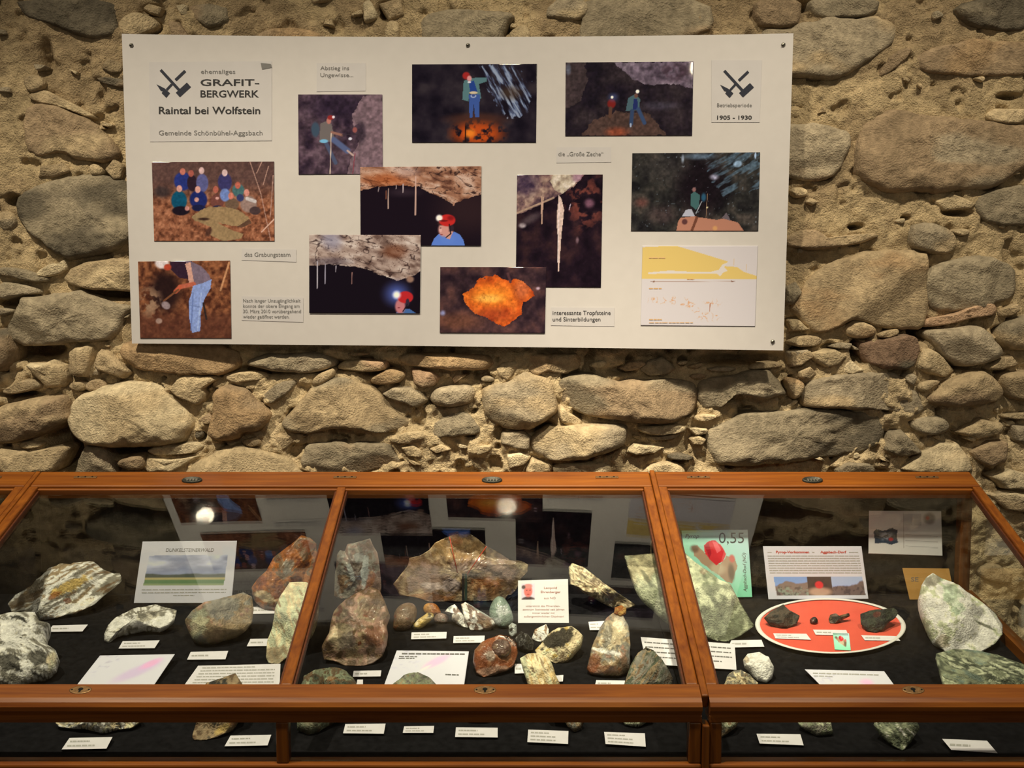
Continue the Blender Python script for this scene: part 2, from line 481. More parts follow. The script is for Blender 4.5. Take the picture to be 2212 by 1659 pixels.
# region, colour, second colour, shape (r round, f flat-faced, a angular), height in mm, outline
STONES = [
 ('A','d','g','f',22,[(110,-10),(720,-10),(735,110),(720,200),(640,235),(520,225),(420,190),(330,150),(200,110),(130,60)]),
 ('A','l','t','r',14,[(130,500),(190,470),(260,490),(275,540),(230,580),(160,575)]),
 ('A','b','t','f',20,[(160,690),(230,660),(380,690),(500,740),(620,810),(720,920),(735,985),(660,1035),(500,1010),(370,960),(280,990),(190,985),(150,880),(150,770)]),
 ('A','t','l','f',12,[(160,610),(260,560),(420,640),(600,740),(560,750),(380,680),(230,650)]),
 ('A','l','t','r',14,[(560,1060),(600,1040),(650,1080),(640,1120),(570,1120)]),
 ('A','t','l','a',16,[(660,1080),(720,1010),(780,1060),(760,1140),(720,1150)]),
 ('A','t','b','a',14,[(250,1060),(380,1040),(430,1090),(330,1130),(240,1130)]),
 ('A','d','g','f',26,[(110,1290),(180,1220),(300,1170),(480,1130),(660,1140),(800,1170),(870,1300),(885,1420),(830,1530),(720,1580),(600,1625),(480,1640),(390,1625),(300,1570),(190,1480),(130,1400)]),
 ('A','s','t','r',18,[(-30,1350),(60,1350),(95,1410),(70,1470),(-30,1470)]),
 ('A','b','d','f',10,[(600,480),(800,500),(800,560),(640,530)]),
 ('B','g','t','f',20,[(-30,230),(120,235),(280,290),(290,320),(180,320),(60,285),(-30,280)]),
 ('B','g','s','f',22,[(-30,325),(130,335),(230,370),(240,400),(120,405),(-30,440)]),
 ('B','t','l','a',20,[(400,300),(440,240),(560,200),(700,180),(850,190),(850,380),(700,370),(560,370),(430,330)]),
 ('B','g','s','a',40,[(55,600),(110,520),(150,430),(240,420),(380,395),(500,390),(600,430),(700,460),(810,490),(770,560),(740,630),(690,690),(560,700),(400,710),(280,725),(150,725),(80,690)]),
 ('B','s','g','f',18,[(-30,485),(80,500),(70,525),(-30,540)]),
 ('B','b','d','r',40,[(-80,640),(30,620),(80,680),(90,790),(60,860),(0,900),(-80,880)]),
 ('B','t','l','a',30,[(440,770),(480,740),(560,725),(590,740),(580,850),(555,930),(490,930),(440,890)]),
 ('B','t','b','a',32,[(600,850),(640,760),(700,770),(780,840),(850,900),(800,945),(720,920),(620,880)]),
 ('B','w','l','a',26,[(170,850),(260,850),(330,830),(410,860),(430,930),(400,990),(300,1000),(230,930)]),
 ('B','t','s','f',24,[(10,1010),(200,930),(280,990),(200,1020),(20,1050)]),
 ('B','t','b','r',44,[(-60,1130),(100,1100),(250,1065),(385,1045),(430,1080),(430,1160),(470,1190),(400,1230),(270,1310),(130,1335),(40,1355),(-60,1350)]),
 ('B','l','t','r',36,[(-40,1380),(100,1390),(240,1400),(360,1375),(420,1385),(400,1440),(330,1560),(-40,1560)]),
 ('B','l','t','f',22,[(100,1360),(180,1340),(280,1350),(270,1380),(160,1395)]),
 ('B','t','l','r',18,[(430,990),(460,960),(540,955),(550,1020),(450,1020)]),
 ('B','t','b','f',18,[(550,960),(650,940),(700,975),(640,1020),(545,1022)]),
 ('C','w','l','r',52,[(190,600),(215,560),(215,490),(260,430),(400,390),(500,335),(640,320),(820,320),(920,360),(970,430),(1060,490),(1130,560),(1145,650),(1100,740),(1050,790),(900,810),(700,820),(500,825),(350,810),(260,770),(210,690)]),
 ('C','o','t','r',42,[(590,60),(620,20),(700,-20),(860,-10),(1100,-10),(1400,10),(1480,70),(1530,150),(1500,210),(1400,255),(1200,260),(1000,250),(820,225),(700,190),(620,130)]),
 ('C','o','b','r',44,[(1340,380),(1420,340),(1500,345),(1600,380),(1700,480),(1790,560),(1780,620),(1720,700),(1560,720),(1540,770),(1420,790),(1310,770),(1290,710),(1320,600),(1350,500),(1330,430)]),
 ('C','l','t','a',30,[(980,370),(1050,290),(1120,255),(1250,265),(1340,270),(1370,290),(1300,330),(1240,370),(1270,400),(1250,470),(1200,505),(1130,470),(1040,430)]),
 ('C','l','s','f',24,[(1390,280),(1500,240),(1640,225),(1780,260),(1740,300),(1600,310),(1500,330)]),
 ('C','s','g','f',26,[(1700,460),(1730,400),(1860,310),(1980,290),(2000,320),(1920,410),(1800,490),(1740,485)]),
 ('C','t','l','f',16,[(1600,340),(1670,340),(1660,375),(1580,365)]),
 ('C','g','s','r',30,[(1590,170),(1680,110),(1800,80),(1950,95),(2100,75),(2200,90),(2290,130),(2290,180),(2240,215),(2100,245),(1900,245),(1750,220),(1650,190)]),
 ('C','t','l','r',18,[(1530,790),(1640,755),(1710,760),(1715,820),(1640,835),(1560,815)]),
 ('C','t','b','r',30,[(560,960),(600,920),(700,895),(790,890),(800,1010),(680,1010),(600,990)]),
 ('C','w','l','a',26,[(790,910),(1000,930),(1230,900),(1100,980),(1000,1030),(800,1030)]),
 ('C','l','w','r',40,[(1100,1060),(1180,970),(1260,920),(1400,840),(1530,820),(1650,840),(1830,870),(1920,930),(2050,1040),(2050,1120),(1100,1120)]),
 ('C','s','g','a',20,[(210,1060),(240,940),(300,830),(440,830),(500,920),(540,1010),(540,1100),(210,1100)]),
 ('C','d','b','r',10,[(1170,720),(1220,690),(1250,720),(1230,770),(1180,770)]),
 ('C','b','t','a',14,[(1200,620),(1290,560),(1330,600),(1300,650),(1220,660)]),
 ('C','l','w','a',18,[(790,870),(850,840),(1000,830),(1150,790),(1280,820),(1180,880),(1000,900),(850,900)]),
 ('C','t','b','a',16,[(1750,790),(1850,720),(1980,740),(2100,740),(1960,800),(1900,870),(1800,840)]),
 ('D','t','b','r',26,[(250,280),(290,230),(370,200),(415,180),(425,230),(370,290),(290,340),(255,320)]),
 ('D','l','p','f',26,[(430,190),(470,140),(560,130),(790,130),(800,165),(780,210),(640,215),(500,205)]),
 ('D','t','g','f',40,[(40,600),(60,560),(130,480),(200,390),(260,340),(330,310),(400,270),(500,260),(620,310),(720,360),(770,420),(840,480),(940,560),(950,600),(900,640),(820,660),(700,655),(560,630),(360,630),(250,665),(110,655)]),
 ('D','l','o','f',26,[(670,270),(740,230),(820,190),(950,225),(900,290),(820,310),(700,310)]),
 ('D','b','p','a',26,[(980,200),(1050,195),(1140,215),(1195,260),(1150,320),(1060,335),(1000,300)]),
 ('D','p','l','a',14,[(1205,230),(1260,225),(1270,250),(1230,260)]),
 ('D','l','p','a',16,[(1280,270),(1310,235),(1390,240),(1300,300)]),
 ('D','s','l','a',30,[(770,380),(850,330),(980,330),(1060,380),(1100,420),(1080,450),(1020,485),(950,450),(840,420)]),
 ('D','s','t','r',34,[(1115,410),(1150,350),(1250,310),(1420,310),(1470,350),(1440,430),(1380,465),(1250,475),(1150,460)]),
 ('D','o','t','r',36,[(880,110),(960,85),(1200,80),(1500,85),(1580,110),(1600,160),(1540,200),(1400,205),(1200,195),(1050,180),(930,160)]),
 ('D','t','l','a',24,[(1600,190),(1640,150),(1720,125),(1800,140),(1760,200),(1690,285),(1630,250)]),
 ('D','l','t','f',14,[(1690,130),(1730,100),(1765,105),(1740,130)]),
 ('D','s','t','r',20,[(1480,260),(1530,235),(1600,260),(1590,290),(1500,295)]),
 ('D','t','s','r',44,[(1500,360),(1560,310),(1700,290),(1760,240),(1830,200),(1900,240),(1990,270),(2030,340),(2050,420),(2040,500),(1990,560),(1890,620),(1750,640),(1600,600),(1540,540),(1510,460)]),
 ('D','g','s','f',20,[(1110,620),(1170,580),(1340,500),(1430,540),(1500,640),(1480,680),(1350,690),(1180,700),(1130,700)]),
 ('D','g','b','f',26,[(170,870),(200,830),(220,760),(300,735),(500,735),(700,740),(820,745),(850,830),(900,860),(880,910),(700,925),(560,970),(200,970)]),
 ('D','s','l','a',28,[(1650,660),(1800,650),(1860,700),(1850,790),(1750,780),(1640,740)]),
 ('D','l','w','a',20,[(1110,780),(1200,740),(1280,790),(1160,815)]),
 ('D','w','l','a',22,[(1380,800),(1450,760),(1580,750),(1560,800),(1450,830)]),
 ('D','w','s','a',24,[(1680,820),(1780,800),(1860,840),(1820,900),(1700,930)]),
 ('D','l','w','f',20,[(820,700),(920,660),(1060,640),(1110,700),(1000,745),(840,745)]),
 ('D','l','t','a',18,[(900,770),(1000,750),(1060,800),(1060,850),(950,840)]),
 ('D','l','t','a',14,[(930,850),(1000,870),(1060,900),(1000,905)]),
 ('D','l','t','a',20,[(1820,930),(1870,850),(2020,910),(2010,960),(1820,960)]),
 ('D','t','o','f',14,[(500,80),(600,70),(680,80),(650,95),(540,100)]),
 ('E','o','t','a',30,[(100,100),(200,85),(350,90),(490,75),(520,130),(515,190),(400,225),(290,205),(200,240),(140,210)]),
 ('E','w','l','r',18,[(570,170),(640,125),(700,125),(715,150),(690,180),(620,185)]),
 ('E','b','o','a',22,[(800,190),(870,140),(950,125),(1000,150),(930,200),(850,210)]),
 ('E','g','o','a',28,[(940,190),(1010,120),(1110,100),(1180,150),(1215,195),(1150,230),(1010,240),(960,210)]),
 ('E','l','s','f',14,[(1210,140),(1300,130),(1280,160),(1230,165)]),
 ('E','t','s','f',14,[(1290,170),(1420,140),(1390,180),(1310,185)]),
 ('E','b','g','r',48,[(365,330),(380,280),(430,240),(600,220),(700,260),(900,270),(1050,270),(1200,270),(1330,290),(1360,350),(1350,440),(1300,510),(1200,570),(1050,590),(880,570),(700,550),(520,510),(420,460),(370,400)]),
 ('E','s','l','r',50,[(160,720),(190,670),(280,620),(380,600),(560,590),(700,580),(820,600),(855,640),(850,700),(800,760),(700,800),(560,840),(400,855),(270,845),(190,800)]),
 ('E','l','t','r',22,[(350,460),(380,440),(430,510),(540,570),(550,610),(430,610),(360,570)]),
 ('P','g','d','f',24,[(1532,930),(1565,922),(1590,905),(1622,892),(1690,886),(1760,884),(1830,888),(1895,898),(1905,925),(1895,965),(1860,975),(1800,985),(1740,990),(1640,1005),(1575,1005),(1545,995)]),
 ('E','g','s','a',34,[(1370,310),(1450,260),(1600,240),(1750,200),(1870,200),(1950,280),(2000,370),(1880,410),(1780,390),(1650,370),(1560,400),(1540,470),(1420,480),(1380,400)]),
 ('E','s','t','f',16,[(1430,190),(1550,170),(1680,190),(1570,215),(1460,205)]),
 ('E','t','l','f',18,[(1730,200),(1780,150),(1940,135),(2010,175),(1870,185)]),
 ('E','t','b','f',14,[(1300,240),(1370,220),(1450,240),(1400,265),(1320,260)]),
 ('E','t','o','r',24,[(2000,250),(2090,260),(2140,290),(2130,360),(2080,420),(2040,400),(2010,320)]),
 ('E','w','l','f',26,[(930,610),(1050,600),(1230,595),(1290,610),(1260,655),(1100,670),(960,660)]),
 ('E','s','g','f',16,[(990,680),(1100,680),(1250,660),(1230,690),(1100,710),(1000,710)]),
 ('E','w','l','a',24,[(840,790),(900,730),(1020,740),(1140,760),(1050,800),(900,815)]),
 ('E','d','b','r',12,[(1130,820),(1200,790),(1360,840),(1300,860),(1160,850)]),
 ('E','w','s','f',28,[(330,890),(500,870),(730,865),(740,960),(320,960)]),
 ('E','l','w','f',20,[(980,920),(1050,870),(1200,870),(1270,910),(1280,980),(980,980)]),
 ('E','l','w','f',18,[(1330,545),(1420,515),(1520,530),(1470,565),(1370,575)]),
 ('E','l','t','a',20,[(1310,700),(1370,670),(1430,700),(1400,745),(1330,740)]),
 ('E','l','w','a',18,[(1300,620),(1440,625),(1440,660),(1350,670)]),
 ('E','t','b','a',26,[(2030,60),(2190,60),(2210,100),(2110,170),(2040,180)]),
 ('E','l','t','a',22,[(2090,210),(2160,180),(2220,220),(2170,270),(2100,260)]),
 ('G','t','o','f',42,[(120,310),(200,190),(320,60),(450,0),(640,-50),(960,-40),(990,40),(970,110),(1000,250),(980,340),(960,450),(850,460),(680,440),(520,390),(420,440),(300,490),(220,440),(150,370)]),
 ('G','g','s','f',30,[(980,110),(1050,60),(1200,0),(1400,-20),(1570,50),(1580,180),(1560,260),(1460,290),(1300,340),(1100,345),(1030,290),(990,200)]),
 ('G','p','t','f',28,[(985,430),(1010,390),(1150,370),(1280,310),(1410,285),(1450,310),(1460,370),(1320,385),(1150,430),(1000,450)]),
 ('G','s','t','r',48,[(980,480),(1120,460),(1330,435),(1390,480),(1460,570),(1490,620),(1440,670),(1300,705),(1190,700),(1110,650),(1040,560)]),
 ('G','t','g','r',40,[(1460,490),(1540,410),(1650,370),(1730,380),(1730,590),(1560,600),(1490,560)]),
 ('G','t','l','a',24,[(1480,340),(1590,290),(1610,340),(1560,375),(1490,380)]),
 ('G','r','d','a',36,[(550,560),(600,540),(700,530),(850,500),(930,520),(940,600),(900,700),(800,735),(700,720),(600,680),(560,620)]),
 ('G','t','o','r',28,[(430,470),(500,400),(560,400),(660,450),(660,500),(580,530),(480,515)]),
 ('G','l','t','f',20,[(670,500),(730,470),(820,460),(800,500),(740,525),(680,520)]),
 ('G','l','t','a',28,[(920,690),(960,590),(1010,590),(1090,650),(1180,740),(1120,785),(1000,760),(920,720)]),
 ('G','t','l','a',24,[(1370,720),(1480,650),(1560,640),(1600,700),(1480,735),(1390,735)]),
 ('G','t','b','r',44,[(980,920),(1050,870),(1150,790),(1280,740),(1370,740),(1450,800),(1490,880),(1470,930),(1300,970),(1130,980),(1010,960)]),
 ('G','l','t','f',24,[(920,840),(1000,800),(1100,805),(1000,860),(960,890)]),
 ('G','s','t','r',20,[(830,770),(890,750),(930,770),(920,820),(890,850),(850,810)]),
 ('G','t','o','r',44,[(1450,770),(1560,740),(1740,740),(1740,930),(1560,940),(1500,880)]),
 ('G','s','t','f',30,[(180,930),(200,830),(280,790),(450,760),(700,750),(800,770),(850,830),(960,900),(975,990),(900,1040),(700,1000),(400,990),(200,985)]),
 ('G','g','s','r',26,[(890,1090),(950,1050),(1080,1040),(1150,1080),(1130,1150),(1000,1180),(920,1140)]),
 ('G','g','s','a',28,[(710,1260),(750,1150),(830,1140),(900,1220),(960,1280),(850,1310),(760,1300)]),
 ('G','d','g','f',14,[(400,1390),(450,1350),(600,1345),(660,1395),(650,1430),(400,1430)]),
 ('G','w','l','a',30,[(830,1390),(950,1300),(1080,1220),(1200,1230),(1270,1320),(1300,1400),(1000,1430)]),
 ('G','l','t','a',26,[(1200,1150),(1350,1060),(1500,1090),(1480,1160),(1320,1200)]),
 ('G','b','t','a',32,[(1290,1280),(1400,1210),(1520,1200),(1500,1350),(1400,1380),(1320,1330)]),
 ('G','w','l','a',34,[(1420,1440),(1530,1390),(1690,1420),(1690,1520),(1500,1520)]),
 ('G','l','t','f',22,[(1490,1030),(1700,1010),(1700,1060),(1500,1060)]),
 ('G','s','t','a',28,[(1560,1100),(1690,1110),(1690,1290),(1570,1200)]),
 ('G','w','t','a',34,[(1400,1560),(1560,1540),(1690,1560),(1690,1680),(1520,1660)]),
 ('G','l','t','f',22,[(70,540),(160,500),(310,520),(290,570),(180,590),(80,565)]),
 ('G','s','t','a',18,[(350,580),(400,550),(500,560),(480,600),(380,590)]),
 ('G','l','s','a',24,[(70,610),(200,600),(230,650),(140,710),(75,700)]),
 ('G','l','g','a',26,[(210,620),(380,595),(470,640),(400,700),(330,720),(240,660)]),
 ('G','l','t','a',22,[(140,760),(210,710),(270,760),(200,795),(140,785)]),
 ('G','l','w','a',20,[(400,740),(480,660),(580,740),(490,765)]),
 ('G','g','t','a',22,[(60,180),(130,150),(170,220),(110,300),(60,290)]),
 ('G','l','t','a',18,[(80,400),(150,400),(220,470),(90,480)]),
 ('H','s','t','f',28,[(-90,170),(90,180),(150,140),(260,110),(420,105),(640,100),(690,130),(700,190),(660,270),(560,340),(480,400),(400,440),(280,455),(150,440),(-90,430)]),
 ('H','g','s','f',20,[(220,-20),(610,-20),(590,80),(430,100),(260,95),(220,50)]),
 ('H','b','t','f',24,[(-130,-20),(145,-20),(140,120),(100,150),(0,160),(-130,140)]),
 ('H','b','o','f',20,[(850,360),(920,290),(1060,250),(1240,240),(1530,250),(1530,430),(1380,440),(1200,440),(1040,430),(900,415)]),
 ('H','s','b','f',26,[(-60,750),(100,735),(200,740),(330,760),(430,790),(440,850),(400,960),(320,1050),(240,1070),(100,1050),(-60,1040)]),
 ('H','b','s','f',30,[(490,930),(530,760),(620,690),(740,660),(900,690),(1100,710),(1250,730),(1530,760),(1530,950),(1380,1050),(1250,1115),(1100,1125),(900,1130),(700,1130),(600,1090),(520,1050)]),
 ('H','g','s','f',18,[(1200,1200),(1260,1150),(1530,1090),(1530,1340),(1300,1340),(1210,1270)]),
 ('H','s','t','f',26,[(800,1360),(860,1330),(1000,1350),(1070,1400),(1080,1460),(1040,1520),(900,1500),(810,1470)]),
 ('H','l','t','f',24,[(1260,680),(1320,640),(1530,650),(1490,720),(1400,745),(1290,720)]),
 ('H','b','t','a',26,[(50,1420),(150,1370),(240,1370),(300,1420),(440,1400),(580,1390),(600,1410),(500,1450),(330,1480),(200,1490),(60,1460)]),
 ('H','l','w','r',16,[(80,1130),(130,1110),(190,1130),(180,1170),(100,1180)]),
 ('H','d','g','f',18,[(1080,20),(1250,-20),(1530,-20),(1530,160),(1250,170),(1120,110)]),
 ('H','b','t','f',12,[(700,300),(830,270),(760,370),(640,450),(620,430)]),
 ('H','l','t','f',16,[(1020,1370),(1150,1360),(1160,1400),(1090,1410)]),
 ('H','l','t','a',14,[(960,1200),(1050,1150),(1200,1210),(1180,1240),(1010,1250)]),
 ('T','b','t','a',16,[(390,60),(440,20),(540,50),(530,120),(450,100)]),
 ('T','g','b','a',18,[(760,40),(900,20),(1060,50),(1080,150),(1020,200),(900,200),(800,130)]),
 ('T','b','d','a',16,[(590,160),(680,170),(760,280),(740,310),(620,310)]),
 ('T','b','o','f',16,[(1280,290),(1350,240),(1500,210),(1700,220),(1820,290),(1700,330),(1350,330)]),
 ('T','l','t','r',18,[(200,250),(190,150),(350,70),(540,170),(440,250),(330,300)]),
 ('U','g','b','f',20,[(600,150),(680,90),(850,60),(1150,80),(1330,100),(1260,200),(1220,350),(620,350),(590,230)]),
 ('U','t','l','a',16,[(250,20),(420,-20),(440,100),(330,150)]),
 ('U','l','t','r',14,[(300,170),(380,150),(420,200),(400,350),(300,350)]),
 ('U','l','t','r',14,[(1290,250),(1350,200),(1450,190),(1460,350),(1290,350)]),
 ('V','g','b','f',16,[(80,-40),(1030,-40),(1030,300),(30,330),(60,150)]),
]
# deep open joints: pixel centre and half size, depth in mm
PITS = [(25,432,14,10,45),(67,756,55,20,70),(30,655,45,10,45),(34,852,42,7,40),(140,925,30,40,65),(238,634,48,11,40),(140,985,30,35,70),
        (263,972,50,16,60),(1176,930,22,16,45),(1849,757,10,20,50),(1990,716,22,20,55),(2060,790,40,10,30),(1738,10,14,8,35),(1852,489,14,5,30),
        (2070,459,26,6,30),(2183,206,22,6,30),(1960,470,8,5,25),(2170,715,20,10,35),(700,790,60,12,30),(820,800,40,15,35),(1105,870,8,30,25),
        (200,1010,60,14,50),(75,720,60,14,45),(95,115,12,30,20),(1560,775,40,12,25),(1640,775,50,14,30),(2010,610,10,25,30),(1340,800,30,8,20),
        (1000,60,10,30,20),(1095,52,10,14,30),(830,20,14,16,30),(330,20,20,10,25),(330,58,12,10,30),(560,800,60,10,30),(2100,1090,22,18,35),(2080,1010,20,10,30)]

def px_to_wall(P, Y=-0.012):
    P = np.asarray(P, float)
    W = hit_y(P[:, 0], P[:, 1], np.full(len(P), Y))
    return W[:, [0, 2]]

# ------------------------------------------------------------------ the wall body (mortar)
def wall_height(X, Z):
    """how far the mortar stands out of the wall plane (m)"""
    q = np.stack([X, Z, np.zeros_like(X)], -1)
    low = smooth(1.56, 1.36, Z)                                  # raked, crumbly joints in the lower band, flush pointing above
    h = -0.006 + 0.009 * low + (fbm(q * 5, 3, 3) - 0.5) * (0.022 + 0.012 * low)
    h = h + (fbm(q * 24, 4, 8, 0.6) - 0.5) * (0.022 + 0.020 * low)
    cr = fbm(q * 60, 3, 21, 0.6)
    h = h + (cr - 0.5) * (0.012 + 0.010 * low)
    holes = smooth(0.66, 0.76, fbm(q * 34, 2, 33))
    h = h - holes * (0.012 + 0.015 * low)
    for (px, py, rx, ry, mm) in PITS:
        c = hit_y(px, py, 0.0)
        sx, sz = rx * 2.35 / FPX, ry * 2.35 / FPX
        h = h - mm * 0.0016 * np.exp(-(((X - c[0]) / sx) ** 2 + ((Z - c[2]) / sz) ** 2) ** 1.5 * 0.8)
    return h

def build_wall():
    xs = np.r_[np.linspace(-2.4, -1.35, 22)[:-1], np.arange(-1.35, 1.3501, 0.0042), np.linspace(1.35, 2.4, 22)[1:]]
    zs = np.r_[np.linspace(0.0, 0.72, 16)[:-1], np.arange(0.72, 2.3001, 0.0042), np.linspace(2.3, 3.0, 16)[1:]]
    X, Z = np.meshgrid(xs, zs)
    h = wall_height(X, Z)
    V = np.stack([X, -h, Z], -1).reshape(-1, 3)
    nu, nv = len(xs), len(zs)
    F = grid_faces(nu, nv)
    q = np.c_[V[:, 0] * 9, V[:, 2] * 9, np.zeros(len(V))]
    n1 = fbm(q, 4, 40)[:, None]; n2 = fbm(q * 4, 3, 50)[:, None]
    a = np.array([0.44, 0.345, 0.215]); b = np.array([0.335, 0.255, 0.16]); c = np.array([0.60, 0.485, 0.315])
    w = smooth(0.42, 0.62, n1)
    col = a * (1 - w) + b * w
    lowc = smooth(1.5, 1.3, V[:, 2])[:, None]
    col = col * (1 - 0.75 * lowc) + c * 0.75 * lowc
    col = col * 1.2 * (0.72 + 0.56 * n2)
    # a closed slab behind the rough face
    nb = len(V)
    back = np.array([[-2.4, 0.4, 0], [2.4, 0.4, 0], [2.4, 0.4, 3], [-2.4, 0.4, 3]])
    V2 = np.vstack([V, back]); col = np.vstack([col, np.tile(a, (4, 1))])
    o = add('wall_back', V2, [F, np.array([[nb, nb + 3, nb + 2, nb + 1]])], M_MORTAR, origin=(0, 0, 0), col=col)
    tag(o, 'rough rubble stone wall with sandy mortar behind the display cases', kind='structure')
    return o
WALL = build_wall()

def build_stones():
    cover = np.zeros((200, 300), bool)                          # 10 px cells over x -300..2700, y -200..1800
    gy, gx = np.mgrid[0:200, 0:300]
    GX, GY = gx * 10 - 300 + 5, gy * 10 - 200 + 5
    polys = []
    for k, (rg, c, c2, shape, mm, pts) in enumerate(STONES):
        ox, oy, s = REG[rg]
        P = np.array(pts, float) / s + [ox, oy]
        cover |= inside(P, GX, GY)
        polys.append((P, c, c2, shape, mm, 100 + k))
    cover |= inside([(255, 65), (1722, 65), (1700, 765), (278, 750)], GX, GY)   # behind the panel
    rs = np.random.RandomState(5)
    n_fill, tries = 0, 0
    room = 262 - len(polys)
    while n_fill < room and tries < 9000:
        tries += 1
        cx = rs.uniform(-160, 2380); cy = rs.uniform(-60, 1500)
        if cy > 1010 and cx < 2060: continue
        if 740 < cy < 1010 and 250 < cx < 1700 and rs.rand() < 0.6: continue
        big = rs.rand() < 0.25 and (cy < 740 or cy > 1000)
        r = rs.uniform(24, 50) if big else rs.uniform(9, 19)
        asp = rs.uniform(0.38, 0.75)
        ang = np.sort(rs.uniform(0, 2 * math.pi, rs.randint(6, 9)))
        rad = r * rs.uniform(0.62, 1.2, len(ang))
        tw = rs.uniform(-0.35, 0.35)
        px, py = rad * np.cos(ang), rad * np.sin(ang) * asp
        P = np.c_[cx + px * math.cos(tw) - py * math.sin(tw), cy + px * math.sin(tw) + py * math.cos(tw)]
        if area_centroid(P)[0] < r * r * 0.5: continue
        m = inside(P + (P - [cx, cy]) * 0.25, GX, GY)
        if m.any() and (m & cover).sum() > 0.12 * m.sum(): continue
        if not m.any() and cover[min(199, max(0, int((cy + 200) / 10))), min(299, max(0, int((cx + 300) / 10)))]: continue
        cover |= m
        c = 'ltllwtsl'[rs.randint(8)]
        polys.append((P, c, 'tlsw'[rs.randint(4)], 'aaf'[rs.randint(3)], rs.uniform(6, 14), 900 + tries))
        n_fill += 1
    for (P, c, c2, shape, mm, seed) in polys:
        rs2 = np.random.RandomState(seed)
        O = px_to_wall(P)
        if shape == 'r':
            O = chaikin(O, 2); nexp, facets, rough = 4.6, 2, 0.8
        elif shape == 'f':
            O = chaikin(O, 1); nexp, facets, rough = 9.0, 2, 0.9
        else:
            O = chaikin(O, 0); nexp, facets, rough = 8.0, 4, 1.2
        cen = O.mean(0)
        O = cen + (O - cen) * 1.06
        low = float(smooth(1.56, 1.36, np.array(cen[1])))
        y0 = 0.001 + 0.003 * low
        H = mm * 0.001 * (0.72 + 0.35 * low) + y0
        jit = rs2.uniform(0.9, 1.1)
        V, F, col = stone_mesh(O, H, nexp, rough, seed, np.array(STONE_BASE[c]) * jit, np.array(STONE_BASE[c2]),
                               tilt=rs2.uniform(-0.10, 0.10, 2), facets=facets, back=0.05, y0=y0, strata=0.5 if c in 'gs' else 0.0)
        add('stone', V, F, M_WALL, WALL, origin=(cen[0], 0, cen[1]), col=col)
build_stones()

# floor under the cases
def build_floor():
    o = wbox('floor', (-2.4, -4.0, -0.06), (2.4, 0.4, 0.0), plain('worn_floor', (0.10, 0.085, 0.07), 0.8, noise=0.25, scale=6), None, 0)
    tag(o, 'plain dark floor under the display cases', kind='structure')
build_floor()

# ------------------------------------------------------------------ flat prints: pictures painted onto fine grids
class Pic:
    """a small picture, w x h in photo pixels, colours as they show in the photograph"""
    def __init__(self, w, h, step=1.3, base=(200, 190, 170)):
        self.nu = max(2, int(round(w / step)) + 1); self.nv = max(2, int(round(h / step)) + 1)
        self.X, self.Y = np.meshgrid(np.linspace(0, w, self.nu), np.linspace(0, h, self.nv))
        self.w, self.h = w, h
        self.I = np.ones((self.nv, self.nu, 3)) * np.array(base, float)
    def nz(self, sx, sy=None, oct=4, seed=0, rot=0.0):
        sy = sy or sx
        c, s = math.cos(rot), math.sin(rot)
        return fbm(np.stack([(self.X * c + self.Y * s) / sx, (-self.X * s + self.Y * c) / sy, np.full_like(self.X, seed * 3.7)], -1), oct, seed)
    def put(self, mask, colour):
        m = np.clip(mask, 0, 1)[..., None]
        self.I = self.I * (1 - m) + np.asarray(colour, float) * m
        return self
    def ramp(self, n, cols, mask=None):
        cols = np.asarray(cols, float)
        t = np.clip((n - 0.25) / 0.5, 0, 1) * (len(cols) - 1)
        i = np.clip(t.astype(int), 0, len(cols) - 2); f = (t - i)[..., None]
        C = cols[i] * (1 - f) + cols[i + 1] * f
        m = np.ones_like(self.X) if mask is None else mask
        return self.put(m, C)
    def poly(self, pts, colour=None, wob=0.0, seed=0, soft=0.0):
        X, Y = self.X, self.Y
        if wob:
            X = X + (self.nz(9, seed=seed) - 0.5) * wob * 2; Y = Y + (self.nz(9, seed=seed + 50) - 0.5) * wob * 2
        m = inside(pts, X, Y).astype(float)
        if colour is None: return m
        return self.put(m, colour)
    def ell(self, cx, cy, rx, ry, colour=None, soft=0.25, rot=0.0):
        c, s = math.cos(rot), math.sin(rot)
        dx, dy = self.X - cx, self.Y - cy
        r = np.sqrt(((dx * c + dy * s) / rx) ** 2 + ((-dx * s + dy * c) / ry) ** 2)
        m = 1 - smooth(1 - soft, 1 + soft, r)
        if colour is None: return m
        return self.put(m, colour)
    def line(self, x0, y0, x1, y1, w, colour):
        dx, dy = x1 - x0, y1 - y0; L = dx * dx + dy * dy + 1e-9
        t = np.clip(((self.X - x0) * dx + (self.Y - y0) * dy) / L, 0, 1)
        d = np.hypot(self.X - x0 - t * dx, self.Y - y0 - t * dy)
        return self.put(1 - smooth(w * 0.35, w * 0.7, d), colour)
    def grain(self, amt=0.12, s=3.0, seed=9):
        self.I = self.I * (1 + (self.nz(s, seed=seed, oct=2) - 0.5) * 2 * amt)[..., None]
        return self
    def cols(self, k=0.52):
        return seen(np.clip(self.I, 0, 255).reshape(-1, 3), k)

def quad_grid(q, nu, nv):
    """bilinear pixel positions inside a quad TL, TR, BR, BL"""
    q = np.asarray(q, float)
    U, W = np.meshgrid(np.linspace(0, 1, nu), np.linspace(0, 1, nv))
    U = U[..., None]; W = W[..., None]
    return (q[0] * (1 - U) + q[1] * U) * (1 - W) + (q[3] * (1 - U) + q[2] * U) * W

